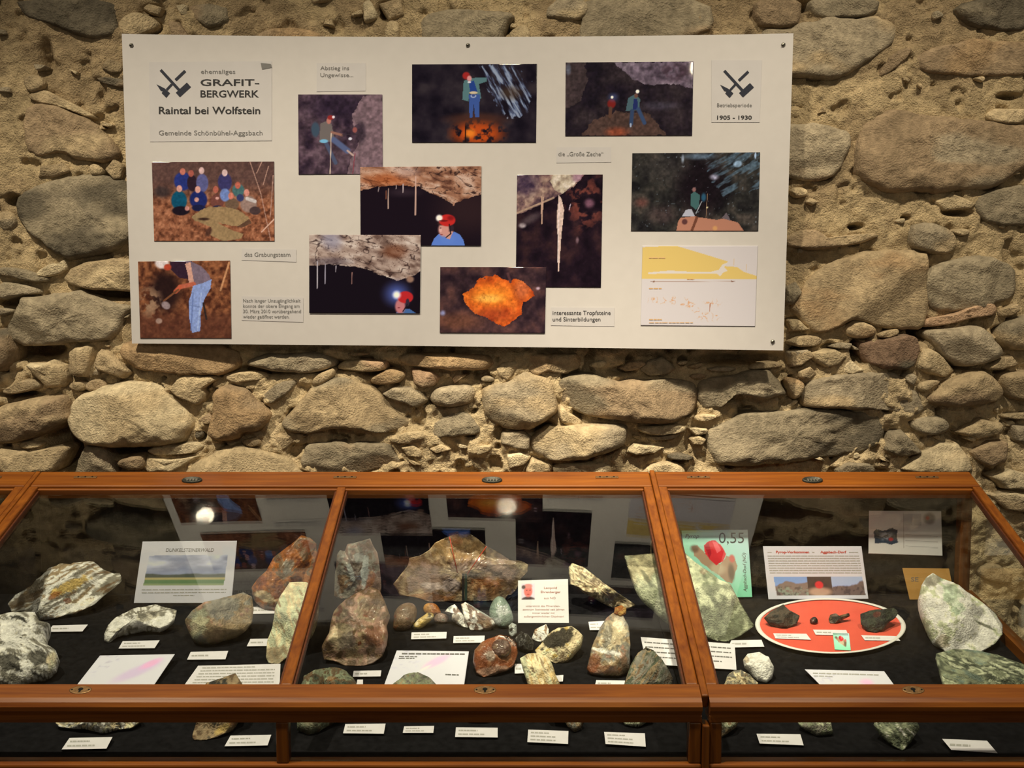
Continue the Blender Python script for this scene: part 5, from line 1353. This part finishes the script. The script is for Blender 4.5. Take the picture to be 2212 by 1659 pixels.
rock('crystal', [(1098,1352),(1106,1345),(1116,1350),(1117,1370),(1106,1378),(1099,1368)], ['grey','bluegrey','dark'], 'small clear crystal below the blue-green stone', seed=39, gloss=True, scale=8, thick=0.5, lean=38)
G19 = rock('crystal_druse', [(1022,1430),(1025,1405),(1040,1388),(1060,1378),(1080,1370),(1100,1375),(1115,1390),(1118,1410),(1110,1435),(1095,1448),(1070,1458),(1045,1465),(1028,1455)], [(0.30,0.13,0.06),'rust','pink'], 'reddish-brown rock disc holding a dark round crystal', seed=41, scale=24, lean=45, thick=0.35, gloss=True,
     feats=[(1065,1450,48,9,-0.12,'pink',.7),(1060,1418,10,12,0,'grey',.6)])
P0_, n_, off_ = LAST
rock('dark_crystal', [(1060,1400),(1066,1386),(1080,1379),(1096,1383),(1105,1396),(1103,1410),(1092,1420),(1078,1421),(1066,1412)], ['mauve',(0.10,0.05,0.04),'brown'], 'dark round crystal', seed=43, shape='r', gloss=True, scale=12, thick=0.4, parent=G19, plane=(P0_, n_), lift=off_ * 0.75, rough=.4)
rock('crystal', [(1112,1378),(1125,1363),(1140,1370),(1155,1390),(1152,1405),(1135,1412),(1118,1400)], ['black','black','dark'], 'glossy black crystal between the druse and the cream-rimmed rock', seed=45, gloss=True, scale=12, thick=0.5, lean=39)
rock('agate_piece', [(1148,1380),(1155,1360),(1180,1348),(1186,1360),(1184,1382),(1165,1388)], [(0.30,0.16,0.08),'white',(0.33,0.2,0.12)], 'small brown agate with a white edge', seed=47, gloss=True, scale=16, bands=1.2, thick=0.4, lean=39, feats=[(1184,1366,3,16,0,'white',.9)])
rock('mineral_piece', [(1155,1405),(1170,1390),(1185,1370),(1205,1358),(1235,1355),(1250,1365),(1260,1375),(1255,1400),(1240,1415),(1225,1430),(1200,1435),(1175,1420),(1160,1412)], ['tan','cream','yellow'], 'dark-hearted rock with a cream rim', seed=49, scale=12, lean=43, thick=0.5,
     feats=[(1205,1380,40,17,-0.4,'black',.95),(1245,1385,12,26,0.5,'cream',.8),(1215,1425,20,8,-0.3,'brown',.6)])
rock('petrified_wood', [(1123,1422),(1140,1412),(1165,1410),(1185,1420),(1195,1440),(1200,1460),(1210,1480),(1204,1500),(1165,1502),(1140,1478),(1130,1450)], ['cream',(0.60,0.44,0.22),'cream','tan'], 'cream-yellow fibrous piece at the front rail', seed=51, bands=1.2, scale=14, lean=47, thick=0.5, feats=[(1133,1440,8,26,-0.2,'pgreen',.8)])
rock('crystal_rod', [(1228,1225),(1237,1217),(1260,1225),(1285,1245),(1310,1265),(1340,1285),(1375,1308),(1355,1315),(1335,1318),(1310,1308),(1290,1298),(1265,1285),(1245,1268),(1230,1262)], ['tan','cream','tan','cream'], 'slanting rod-shaped crusted crystal in tan and brown', seed=53, scale=11, lean=19, thick=0.7, rough=1.7, gloss=True, base=(1310,1320), feats=[(1318,1288,14,7,0.6,'rust',.4)])
AG = rock('agate_geode', [(1268,1445),(1275,1415),(1282,1385),(1295,1355),(1310,1335),(1325,1322),(1345,1325),(1358,1350),(1363,1390),(1362,1430),(1358,1450),(1335,1463),(1300,1462),(1275,1455)], ['brown','tan','grey','pink'], 'tall pointed agate with a grey-white core', seed=55, scale=18, lean=37, thick=0.45, gloss=True,
     feats=[(1325,1370,26,38,0.2,'cream',.75),(1312,1372,10,26,0.15,'grey',.8),(1338,1345,14,18,0,(0.55,0.50,0.42),.6),(1282,1430,14,26,0.2,'rust',.8),(1345,1435,16,20,0,'brown',.7),(1312,1408,30,6,0.2,'white',.7),(1300,1445,40,10,0,'rust',.6)])
PA_, nA_, offA_ = LAST
rock('orange_tip', [(1326,1326),(1328,1312),(1342,1307),(1354,1313),(1352,1326),(1340,1332)], ['orange',(0.45,0.26,0.07)], 'orange tip', seed=57, scale=10, thick=0.4, parent=AG, plane=(PA_, nA_))
rock('mineral_block', [(1348,1480),(1362,1440),(1378,1410),(1395,1398),(1412,1405),(1430,1425),(1442,1445),(1455,1470),(1450,1492),(1400,1497),(1350,1492)], ['grey','tan','dgreen','grey','brown'], 'grey-green striped rock at the right front corner of the middle case', seed=59, bands=-1.0, scale=18, lean=45, thick=0.5, feats=[(1440,1470,16,30,0,'dark',.7)])
rock('mossy_rock', [(640,1560),(645,1500),(655,1465),(680,1450),(715,1445),(750,1455),(768,1475),(770,1510),(740,1545),(715,1560),(690,1580),(665,1590),(640,1580)], ['dgreen','green','brown','dgreen'], 'dark green crumbly rock behind the front rail beside the glazing bar', seed=61, scale=12, lean=55, thick=0.5, rough=1.3, feats=[(715,1465,8,5,0,'orange',.5),(670,1570,30,14,0,'pgreen',.5)])
rock('mossy_rock', [(840,1490),(870,1465),(905,1456),(925,1463),(945,1482),(942,1520),(915,1548),(880,1557),(850,1545)], ['dgreen','grey','green','tan'], 'grey-green rock in front of the middle map', seed=63, scale=10, lean=55, thick=0.5, rough=1.3)
rock('mineral_piece', [(1005,1530),(1060,1528),(1070,1550),(1050,1562),(1010,1560)], ['dark','brown','tan'], 'low dark rock under the front rail in the middle', seed=65, scale=10, lean=43, thick=0.5)
rock('mineral_piece', [(1180,1530),(1240,1528),(1262,1560),(1255,1575),(1240,1583),(1228,1570),(1220,1555),(1190,1553)], ['cream','tan','grey','brown'], 'cream and grey rock chip low behind the front pane', seed=67, scale=12, lean=43, thick=0.5)
rock('mineral_piece', [(1332,1545),(1350,1528),(1400,1528),(1410,1552),(1378,1573),(1350,1566)], ['grey','pgreen','dark'], 'grey-green rock low behind the front pane, right of the middle', seed=69, scale=12, lean=43, thick=0.5)
# ---- across the joint and the right case
rock('serpentine_block', [(1348,1200),(1378,1197),(1405,1195),(1445,1192),(1480,1194),(1500,1213),(1530,1235),(1555,1254),(1578,1262),(1590,1285),(1610,1320),(1630,1352),(1600,1375),(1570,1388),(1540,1384),(1500,1372),(1465,1356),(1430,1335),(1410,1315),(1388,1298),(1372,1275),(1360,1240)],
     ['pgreen','green','pgreen','green'], 'large pale green block lying under the joint of two lids', seed=71, scale=34, lean=39, thick=0.22, back=0.3, rough=.45,
     feats=[(1385,1225,34,40,0.6,'cream',.6),(1400,1285,12,50,-0.5,'pgreen',.7),(1565,1340,46,40,0.5,'green',.7),(1540,1290,6,60,-0.4,'dgreen',.4),(1398,1250,5,26,-0.6,'dgreen',.6),(1520,1235,8,6,0,'pink',.4)])
rock('quartz_piece', [(1605,1425),(1615,1412),(1640,1408),(1660,1420),(1672,1445),(1668,1465),(1655,1477),(1635,1470),(1620,1450),(1608,1440)], [(0.85,0.83,0.78),(0.8,0.78,0.73),(0.85,0.83,0.78)], 'bright white quartz lump', seed=73, scale=18, rough=.4, lean=41, thick=0.55, feats=[(1612,1425,8,8,0,'tan',.7)])
rock('crystal_druse', [(1560,1487),(1570,1460),(1582,1450),(1600,1448),(1618,1458),(1638,1475),(1635,1490),(1600,1497),(1565,1494)], ['tan','grey','cream','tan'], 'tan crystal cluster in front of the white quartz', seed=75, scale=9, lean=49, thick=0.5, rough=1.8)
rock('pebble', [(1735,1487),(1742,1484),(1748,1488),(1744,1494),(1736,1494)], ['cream','white'], 'tiny cream pebble beside the right-hand map', seed=76, scale=6, lean=49, thick=0.5, shape='r')
rock('marble_block', [(1985,1290),(1990,1265),(2000,1247),(2015,1237),(2035,1250),(2060,1258),(2090,1280),(2120,1300),(2150,1325),(2165,1350),(2165,1370),(2150,1390),(2120,1407),(2080,1412),(2050,1415),(2020,1385),(2000,1345),(1988,1315)],
     ['mgreen','pgreen','white','mgreen'], 'white and pale green rounded rock in the right corner', seed=77, scale=26, lean=44, thick=0.3, rough=.5, shape='a', base=(2080,1412),
     feats=[(2013,1255,22,13,-0.4,'grey',.8),(2060,1290,20,42,-0.5,(0.36,0.47,0.38),.7),(2100,1310,34,9,0.5,'white',.6),(2110,1370,45,24,0.1,'white',.75),(2035,1320,12,36,-0.6,'white',.6),(2130,1352,34,3,0.45,'dgreen',.8),(2035,1385,16,14,0.6,'brown',.5)])
rock('schist_block', [(2022,1412),(2050,1405),(2100,1408),(2150,1418),(2200,1440),(2245,1455),(2250,1512),(2200,1522),(2100,1527),(2055,1512),(2040,1472),(2030,1440)],
     ['sgreen','green','dgreen','pgreen','green'], 'dark green streaked schist in front of the pale rounded rock', seed=79, bands=0.35, scale=22, lean=47, thick=0.4, base=(2140,1514), feats=[(2110,1420,50,10,0.2,'pgreen',.5)])
rock('mineral_piece', [(1535,1572),(1540,1540),(1570,1528),(1605,1543),(1590,1572),(1555,1596),(1540,1592)], ['grey','tan','pgreen'], 'pale grey rock behind the front pane beside the joint', seed=81, scale=14, lean=43, thick=0.5)
rock('mineral_piece', [(1722,1560),(1740,1538),(1790,1538),(1800,1585),(1765,1592),(1740,1577)], ['green','grey','pgreen'], 'grey-green rock chip low in the right case', seed=83, scale=12, lean=43, thick=0.5)
rock('schist_piece', [(1886,1565),(1900,1540),(1970,1540),(1987,1575),(1970,1602),(1950,1623),(1930,1613),(1908,1590)], ['pgreen','dgreen','green','white'], 'grey-green striped schist low in the right case', seed=85, bands=0.9, scale=10, lean=43, thick=0.45)

# ---- oval red plate with its pieces
def build_plate():
    cx, cy, rx, ry = 1794, 1352, 163, 60
    n = 72
    a = np.linspace(0, 2 * math.pi, n, endpoint=False)
    P0 = deck_hit(np.array([float(cx)]), np.array([float(cy)]), 0.006)[0]
    S = plane_surf(P0, DECK_N)
    def ringv(k, lift):
        px = cx + np.cos(a) * rx * k * (1 - 0.0006 * np.sin(a) * 20); py = cy + np.sin(a) * ry * k + np.cos(a) * 3
        return S(px, py, lift)
    root = empty('oval_plate', tuple(P0))
    tag(root, 'oval red plate with a white rim carrying small dark rocks', 'plate')
    rim = [(0.90, -0.0040), (1.0, -0.0040), (1.0, 0.0028), (0.975, 0.0038), (0.94, 0.0030), (0.93, 0.0), ]
    V = np.vstack([ringv(k, l) for k, l in rim])
    add('rim', V, [grid_faces(n, len(rim), True)], plain('white_rim', (0.74, 0.74, 0.76), 0.4), root, origin=P0)
    V = np.vstack([ringv(0.94, -0.002), ringv(0.94, 0.0012)])
    add('plate_face', V, [grid_faces(n, 2, True), np.arange(n) + n, np.arange(n)[::-1].copy()], plain('red_plate', (0.70, 0.105, 0.07), 0.55, noise=0.06, scale=20), root, origin=P0, flat=True)
    return P0, S
PLATE_P, PLATE_S = build_plate()
def plate_rock(name, pts, cols, label, seed, **kw):
    P = np.asarray(pts, float)
    b = PLATE_S(np.array([P[:, 0].mean()]), np.array([P[:, 1].max() - 2.0]), 0.002)[0]
    t = math.radians(kw.pop('lean', 40))
    z = b[2]
    return rock(name, pts, cols, label, plane=(b, np.array([0, -math.cos(t), math.sin(t)])), floor=z, seed=seed, **kw)
plate_rock('dark_rock', [(1650,1335),(1665,1320),(1680,1312),(1692,1305),(1705,1318),(1727,1330),(1722,1345),(1700,1358),(1685,1357),(1660,1348)], ['dark',(0.09,0.07,0.055),'dark'], 'angular black-brown rock on the left of the red plate', 91, scale=14, thick=0.4)
plate_rock('garnet', [(1748,1340),(1754,1333),(1762,1332),(1768,1340),(1765,1349),(1753,1350)], [(0.10,0.012,0.012),'black'], 'tiny dark red garnet on the red plate', 92, scale=6, thick=0.5, gloss=True, shape='r')
plate_rock('mineral_stick', [(1790,1338),(1793,1328),(1804,1325),(1812,1332),(1834,1325),(1836,1331),(1814,1342),(1804,1348),(1793,1347)], ['brown','dark','mauve'], 'small brown stick-shaped piece on the red plate', 93, scale=8, thick=0.5)
plate_rock('dark_rock', [(1858,1326),(1880,1318),(1905,1318),(1930,1313),(1941,1322),(1934,1335),(1918,1345),(1908,1360),(1892,1368),(1872,1362),(1860,1345)], ['dark',(0.055,0.062,0.045),'dark'], 'greenish-black rock on the right of the red plate', 94, scale=12, thick=0.4, feats=[(1895,1328,9,6,0,'red',.35)])

# ------------------------------------------------------------------ cards and labels
def deck_card(name, q, label, tilt=18, lines=2, mat=None, thick=0.003, pic=None, seed=1, group=None, ink=None, surf=None, cat='label', frac=0.7):
    """a small card lying on the deck on a slim wedge"""
    q = np.asarray(q, float)
    if surf is None:
        b = deck_hit(np.array([(q[2, 0] + q[3, 0]) / 2]), np.array([max(q[2, 1], q[3, 1])]), 0.0035)[0]
        t = math.radians(tilt)
        nrm = np.array([0, -math.sin(t), math.cos(t)])
        S = plane_surf(b, nrm)
    else:
        S = surf
        b = S(np.array([(q[2, 0] + q[3, 0]) / 2]), np.array([max(q[2, 1], q[3, 1])]), 0.0)[0]
    o = sheet(name, q, S, mat or (M_CARD if pic is not None else M_PAPER), None, b, thick, 0.0 if surf is not None else -0.0022, pic, res=2)
    tag(o, label, cat, group)
    top = thick + (0.0003 if surf is not None else -0.0019)
    if lines:
        rows = []
        for k in range(lines):
            v = (k + 0.8) / (lines + 0.6)
            L = q[0] * (1 - v) + q[3] * v; R_ = q[1] * (1 - v) + q[2] * v
            a0 = 0.07; a1 = frac if k else min(0.9, frac * 0.75)
            A = L * (1 - a0) + R_ * a0; B = L * (1 - a1) + R_ * a1
            hgt = (q[3, 1] - q[0, 1]) / (lines + 1.2) * 0.42
            rows.append((A[0], A[1], B[0], B[1], hgt))
        print_lines(rows, S, o, b, ink or M_INKL, top, seed)
    return o, S, top, b

GL = 'small white name labels on the black deck'
for k, (q, lab, ln) in enumerate([
    ([(114,1351),(190,1349),(178,1364),(102,1365)], 'small white label below the yellow-streaked rock', 1),
    ([(265,1385),(345,1383),(334,1400),(256,1401)], 'small white label below the elongated white rock', 2),
    ([(412,1408),(493,1406),(487,1424),(404,1425)], 'small white label below the grey-brown crystal block', 1),
    ([(541,1311),(612,1309),(606,1325),(535,1326)], 'small white label at the foot of the orange-red slab', 1),
    ([(541,1380),(600,1379),(594,1395),(533,1396)], 'small white label half under the pale green slab', 1),
    ([(889,1366),(965,1365),(964,1379),(888,1381)], 'small white label below the cream and orange pebbles', 2),
    ([(980,1374),(1047,1373),(1046,1388),(979,1389)], 'small white label below the bone-shaped agate', 2),
    ([(764,1449),(824,1448),(822,1461),(762,1462)], 'small white label below the large jasper block', 1),
    ([(772,1468),(784,1468),(784,1478),(770,1478)], 'sliver of white label beside the dark green crumbly rock', 0),
    ([(1271,1343),(1312,1341),(1310,1361),(1274,1361)], 'small white label left of the tall pointed agate', 2),
    ([(1112,1434),(1142,1434),(1142,1454),(1112,1455)], 'small white label behind the cream fibrous piece', 1),
    ([(1185,1460),(1217,1458),(1216,1472),(1186,1473)], 'small white label right of the cream fibrous piece', 1),
    ([(1288,1469),(1350,1470),(1348,1482),(1285,1482)], 'small white label in front of the tall pointed agate', 1),
    ([(1580,1383),(1645,1382),(1651,1397),(1572,1399)], 'small white label below the large pale green block', 1),
    ([(1638,1480),(1708,1481),(1714,1492),(1640,1491)], 'small white label in front of the white quartz lump', 1),
    ([(150,1594),(243,1592),(230,1617),(133,1619)], 'small white label behind the front pane, farthest left', 2),
    ([(498,1589),(586,1587),(578,1610),(485,1612)], 'small white label behind the front pane left of the centre post', 2),
    ([(746,1564),(833,1563),(829,1585),(741,1584)], 'small white label behind the front pane, first right of the centre post', 2),
    ([(873,1569),(938,1568),(936,1583),(870,1583)], 'smallest white label behind the front pane, below the grey-green rock', 2),
    ([(985,1571),(1075,1572),(1075,1593),(983,1592)], 'small white label behind the front pane below the lock', 2),
    ([(1141,1576),(1228,1579),(1227,1607),(1139,1603)], 'three-line white label behind the front pane beside the cream rock chip', 3),
    ([(1305,1581),(1393,1584),(1395,1613),(1308,1607)], 'three-line white label behind the front pane, nearest the joint', 3),
    ([(1634,1585),(1729,1586),(1736,1610),(1641,1606)], 'small white label behind the front pane of the right case, left one', 2),
    ([(2035,1596),(2132,1600),(2155,1627),(2055,1620)], 'small white label behind the front pane of the right case, right one', 1)]):
    deck_card('name_label', q, lab, lines=ln, seed=200 + k, group=GL)
def plate_card(q, label, **kw):
    S = lambda px, py, l=0.0: PLATE_S(px, py, l + 0.0014)
    return deck_card('name_label', q, label, surf=S, thick=0.0015, **kw)
plate_card([(1670,1368),(1742,1369),(1752,1382),(1675,1379)], 'white label on the red plate under its left dark rock', group=GL, lines=2, seed=230)
plate_card([(1756,1360),(1828,1361),(1833,1373),(1762,1371)], 'white label in the middle of the red plate', group=GL, lines=1, seed=231)
plate_card([(1860,1372),(1935,1374),(1945,1384),(1868,1383)], 'white label on the red plate under its right dark rock', group=GL, lines=1, seed=232)

def stamp_pic(w, h, k):
    p = Pic(w, h, step=1.2 if k > 1 else 1.0)
    f = (p.X / w)[..., None]; g = (p.Y / h)[..., None]
    p.I = np.array([150, 208, 160]) * (1 - f * (1 - g)) + np.array([186, 206, 194]) * f * (1 - g); p.put(smooth(.55, 1, p.Y / h) * .5, (120, 206, 140))
    def s(pts): return [(a * w / 143, b * h / 146) for a, b in pts]
    p.put(p.poly(s([(18, 34), (30, 32), (42, 46), (60, 66), (78, 74), (92, 56), (110, 62), (116, 78), (106, 98), (100, 116), (86, 112), (70, 96), (44, 78), (22, 56)]), wob=2 * k / 3, seed=3), (166, 134, 96))
    p.put(p.ell(70 * w / 143, 84 * h / 146, 16 * k / 3, 12 * k / 3, soft=.5) * .7, (206, 186, 140)); p.put(p.ell(100 * w / 143, 92 * h / 146, 7 * k / 3, 18 * k / 3, soft=.5) * .7, (82, 68, 46)); p.put(p.ell(24 * w / 143, 40 * h / 146, 9 * k / 3, 8 * k / 3, soft=.5) * .7, (84, 66, 46))
    p.put(p.poly(s([(46, 32), (56, 24), (70, 22), (84, 34), (92, 52), (84, 66), (68, 76), (54, 62), (44, 46)]), wob=1.5, seed=4), (206, 46, 46)); p.put(p.poly(s([(46, 34), (56, 26), (60, 50), (54, 60)])), (168, 26, 36)); p.put(p.poly(s([(64, 24), (74, 26), (82, 44), (72, 50)])), (228, 96, 92)); p.put(p.ell(104 * w / 143, 62 * h / 146, 6 * k / 3, 8 * k / 3, soft=.4), (196, 96, 76))
    return p
S = lambda px, py, l=0.0: PLATE_S(px, py, l + 0.0014)
deck_card('stamp_card', [(1799,1367),(1834,1368),(1838,1405),(1803,1403)], 'tiny green stamp print on the red plate', surf=S, thick=0.0015, lines=0, pic=stamp_pic(36, 37, 1), cat='card')

def map_pic(w, h, seed, blobs, yellow=False):
    p = Pic(w, h, step=2.0, base=(206, 198, 190))
    for (x, y, rx, ry, rot, c, st) in blobs: p.put(p.ell(x, y, rx, ry, soft=.5, rot=rot) * st, c)
    if yellow: p.put(smooth(.62, .7, p.nz(6, seed=seed)) * smooth(h * .8, h, p.Y), (226, 190, 120))
    p.put(smooth(.60, .68, p.nz(9, 3, seed=seed + 1)) * (1 - smooth(h * .3, h * .55, p.Y)) * (1 - smooth(w * .25, w * .4, p.X)) * .5, (170, 160, 150))
    for (x0, y0, x1, y1) in ((3, 3, w - 3, 3), (3, 3, 3, h - 3), (w - 3, 3, w - 3, h - 3)): p.line(x0, y0, x1, y1, 1.2, (182, 174, 164))
    return p
deck_card('map_sheet', [(216,1416),(378,1413),(318,1502),(146,1505)], 'white map sheet with a pink and lilac patch in the left pane', tilt=14, lines=0, pic=map_pic(160, 88, 301, [(104, 36, 40, 12, -.5, (200, 176, 204), .95), (122, 20, 18, 8, -.5, (224, 164, 176), .95)], True), cat='map', group='geological map sheets')
o, Sx, tp, b = deck_card('map_sheet', [(857,1405),(1013,1407),(1001,1492),(826,1490)], 'white map sheet with a pale pink patch beside the large jasper', tilt=10, lines=0, pic=map_pic(156, 84, 303, [(92, 22, 26, 8, -.5, (228, 176, 186), .95), (70, 38, 14, 3, -.6, (214, 206, 214), .9)]), cat='map', group='geological map sheets')
print_lines([(868, 1412, 1006, 1413, 3.2), (862, 1418, 902, 1418.5, 2), (861, 1422, 896, 1422, 2)], Sx, o, b, M_INKG, tp, 8)
print_lines([(962, 1457, 992, 1458, 3)], Sx, o, b, M_INKG, tp, 9)
o, Sx, tp, b = deck_card('map_sheet', [(1738,1446),(1910,1450),(1952,1508),(1800,1508)], 'white map sheet with a small pink patch in the right case', tilt=14, lines=0, pic=map_pic(172, 60, 305, [(108, 30, 20, 9, -.4, (226, 174, 190), .95), (92, 34, 16, 8, 0, (208, 204, 206), .6)]), cat='map', group='geological map sheets')
print_lines([(1756, 1454, 1900, 1458, 2.6), (1758, 1460, 1800, 1461, 2)], Sx, o, b, M_INKL, tp, 10)
deck_card('text_sheet', [(428,1438),(606,1434),(604,1478),(398,1480)], 'white text sheet left of the glazing bar', tilt=16, lines=6, seed=311, cat='text sheet', frac=0.94)
o, Sx, tp, b = deck_card('text_sheet', [(1384,1376),(1587,1391),(1591,1447),(1396,1434)], 'white text sheet lying under the joint of two lids', tilt=22, lines=0, cat='text sheet')
print_lines([(1392, 1387 , 1580, 1400.5, 2.4), (1394, 1397, 1580, 1410, 2.4), (1400, 1407.5, 1582, 1420, 2.4), (1402, 1418, 1560, 1429, 2.4)], Sx, o, b, M_INKG, tp, 12)

def stand_card(name, q, label, lean, pic, cat='card', thick=0.002, base_lift=0.0015, mat=None, back_fix=None):
    q = np.asarray(q, float)
    t = math.radians(lean)
    nrm = np.array([0, -math.cos(t), math.sin(t)])
    if back_fix is None:
        b = deck_hit(np.array([(q[2, 0] + q[3, 0]) / 2]), np.array([max(q[2, 1], q[3, 1])]), base_lift)[0]
        # keep the card in front of the back panel
        top_len = (max(q[2, 1], q[3, 1]) - min(q[0, 1], q[1, 1])) * 2.0 / FPX
        ymax = -0.2655 - top_len * math.sin(t) - 0.001
        if b[1] > ymax:
            b = np.array([b[0], ymax, deck_z(ymax) + base_lift])
    else:
        b = hit_y(np.array([q[:, 0].mean()]), np.array([q[:, 1].mean()]), np.array([back_fix]))[0]
    Sx = plane_surf(b, nrm)
    o = sheet(name, q, Sx, mat or M_CARD, None, b, thick, 0.0, pic, res=2)
    tag(o, label, cat)
    return o, Sx, b, thick + 0.0003

# landscape card
p = Pic(208, 135, step=1.4, base=(206, 198, 190))
m = p.poly([(19, 31), (191, 30), (188, 96), (15, 96)]); sky = p.nz(40, 12, seed=320)
p.ramp(sky, [(146, 146, 150), (182, 180, 178), (212, 208, 200)], m); p.put(m * smooth(50, 72, p.Y) * .6, (118, 126, 142)); p.put(m * smooth(70, 74, p.Y + (p.nz(30, seed=321) - .5) * 12), (78, 84, 70)); p.put(m * smooth(78, 80, p.Y), (176, 160, 100)); p.put(m * smooth(83, 85, p.Y), (96, 124, 76)); p.put(m * smooth(92, 93, p.Y), (140, 150, 100))
o, Sx, b, tp = stand_card('landscape_card', [(308,1170),(512,1168),(500,1303),(289,1303)], 'white card headed DUNKELSTEINERWALD with a landscape photograph', 10, p)
lettering([('DUNKELSTEINERWALD', 358, 1192, 104, 8, 0.0, 0.25)], Sx, o, b, M_INKG, tp)
print_lines([(306, 1274, 490, 1273, 1.8), (306, 1280.5, 488, 1279.5, 1.8), (374, 1286.5, 420, 1286, 1.8)], Sx, o, b, M_INKL, tp, 14)
# portrait card
p = Pic(109, 94, step=1.0, base=(214, 206, 198))
m = p.poly([(8, 8), (37, 7), (37, 43), (8, 43)]); p.put(m, (206, 190, 180)); p.put(m * p.ell(22, 44, 15, 8, soft=.2), (72, 54, 48)); p.put(m * p.ell(22, 24, 9, 13, soft=.2), (214, 110, 90)); p.put(m * p.ell(22, 13, 9, 5, soft=.3), (206, 130, 110)); p.put(m * p.ell(12, 15, 4, 4, soft=.4), (90, 70, 60)); p.put(m * p.ell(19, 22, 1.5, 1, soft=.4), (90, 50, 40)); p.put(m * p.ell(26, 22, 1.5, 1, soft=.4), (90, 50, 40)); p.put(m * p.ell(22, 31, 3, 1, soft=.4), (150, 60, 50))
o, Sx, b, tp = stand_card('portrait_card', [(1119,1254),(1227,1251),(1229,1346),(1119,1346)], 'white card with a small portrait photograph and red text', 24, p)
lettering([('Leopold', 1175, 1272, 28, 4.6, .01), ('Ehrenberger', 1168, 1281, 43, 4.8, .015), ('aus NÖ', 1175, 1294, 25, 4.4), ('unterstützt das Mineralien-', 1136, 1311, 74, 4.0), ('zentrum Steinstadel seit Jahren', 1129, 1318.5, 90, 4.0), ('immer wieder mit', 1150, 1326, 48, 4.0), ('außergewöhnlichen Objekten!', 1132, 1333.5, 86, 4.0)], Sx, o, b, plain('faded_red_ink', (0.42, 0.16, 0.13), 0.7), tp)
# stamp card
o, Sx, b, tp = stand_card('stamp_card', [(1472,1146),(1615,1144),(1625,1290),(1490,1292)], 'green stamp print reading Pyrop 0,55 with a red crystal', 8, stamp_pic(143, 146, 3))
lettering([('Pyrop', 1480, 1162, 30, 8.5, 0.0, 0.3), ('0,55', 1553, 1173, 54, 23, -0.004)], Sx, o, b, M_INK, tp)
lettering([('Aggsbach-Dorf (NÖ)', 1613, 1278, 84, 7, 0.0, 0.25, -1.60)], Sx, o, b, M_INKG, tp)
# info card
p = Pic(214, 114, step=1.3, base=(204, 196, 188))
m1 = p.poly([(16, 66), (88, 65), (88, 105), (19, 106)]); m2 = p.poly([(88, 65), (140, 65), (140, 106), (88, 106)]); m3 = p.poly([(140, 65), (207, 65), (209, 106), (140, 106)])
hill = p.nz(22, seed=330)
p.put(m1, (126, 152, 196)); p.put(m1 * smooth(74, 78, p.Y + (hill - .5) * 20 - np.abs(p.X - 55) * .15), (128, 108, 90)); p.put(m1 * smooth(.45, .6, p.nz(6, seed=331)) * smooth(84, 90, p.Y), (136, 140, 112))
p.put(m2, (74, 58, 48)); p.put(m2 * p.ell(112, 98, 26, 10, soft=.4), (176, 140, 108)); p.put(m2 * p.ell(112, 83, 9, 8, soft=.2), (206, 56, 52))
p.put(m3, (160, 172, 196)); p.put(m3 * smooth(82, 86, p.Y + (hill - .5) * 16 + (p.X - 170) * .22), (112, 92, 78)); p.put((m1 + m3) * smooth(.5, .6, p.nz(5, seed=332)) * smooth(82, 90, p.Y) * .6, (70, 58, 52))
o, Sx, b, tp = stand_card('info_card', [(1648,1180),(1861,1180),(1876,1294),(1660,1295)], 'white text card with a strip of three small photographs', 9, p)
lettering([('Pyrop-Vorkommen', 1676, 1195, 72, 5.2, .03), ('Aggsbach-Dorf', 1772, 1195, 56, 5.2, .03)], Sx, o, b, M_INKR, tp)
print_lines([(1658, 1193, 1668, 1193, 1.8), (1754, 1193, 1760, 1193, 1.8), (1834, 1193, 1855, 1193, 1.8)] + [(1658 + k * .7, 1201 + k * 5.2, 1857 + k * .8, 1201 + k * 5.2, 1.9) for k in range(8)], Sx, o, b, M_INKL, tp, 15, dens=.9)
# postcard on the back panel
p = Pic(158, 95, step=1.4, base=(205, 196, 170))
p.put(p.poly([(10, 46), (16, 40), (30, 44), (50, 38), (62, 42), (60, 56), (64, 68), (50, 74), (30, 70), (14, 72)], wob=2, seed=340), (52, 62, 68)); p.put(p.ell(38, 56, 14, 9, soft=.6) * smooth(.4, .6, p.nz(5, seed=341)), (150, 154, 150)); p.put(p.ell(48, 62, 5, 4, soft=.4), (170, 40, 44)); p.put(p.ell(132, 16, 12, 12, soft=.4) * .85, (108, 102, 92)); p.put(p.ell(128, 15, 4, 4, soft=.5), (150, 50, 50)); p.line(75, 6, 75, 80, 1.2, (160, 150, 130)); p.poly([(76, 6), (114, 6), (114, 32), (76, 32)], (184, 178, 156))
for yy in (52, 64, 76): p.line(80, yy, 148, yy + 2, 1.2, (160, 154, 136))
stand_card('postcard', [(1877,1103),(2033,1104),(2036,1201),(1876,1196)], 'postcard with a dark stone print hanging on the back panel', 2, p, back_fix=-0.2690)
o, Sx, b, tp = stand_card('ochre_card', [(1949,1227),(2050,1228),(2063,1295),(1965,1295)], 'ochre card half hidden behind the white-green rounded rock', 10, None, mat=M_AMBER)
lettering([('SE', 1968, 1256, 16, 9)], Sx, o, b, M_INKG, tp)
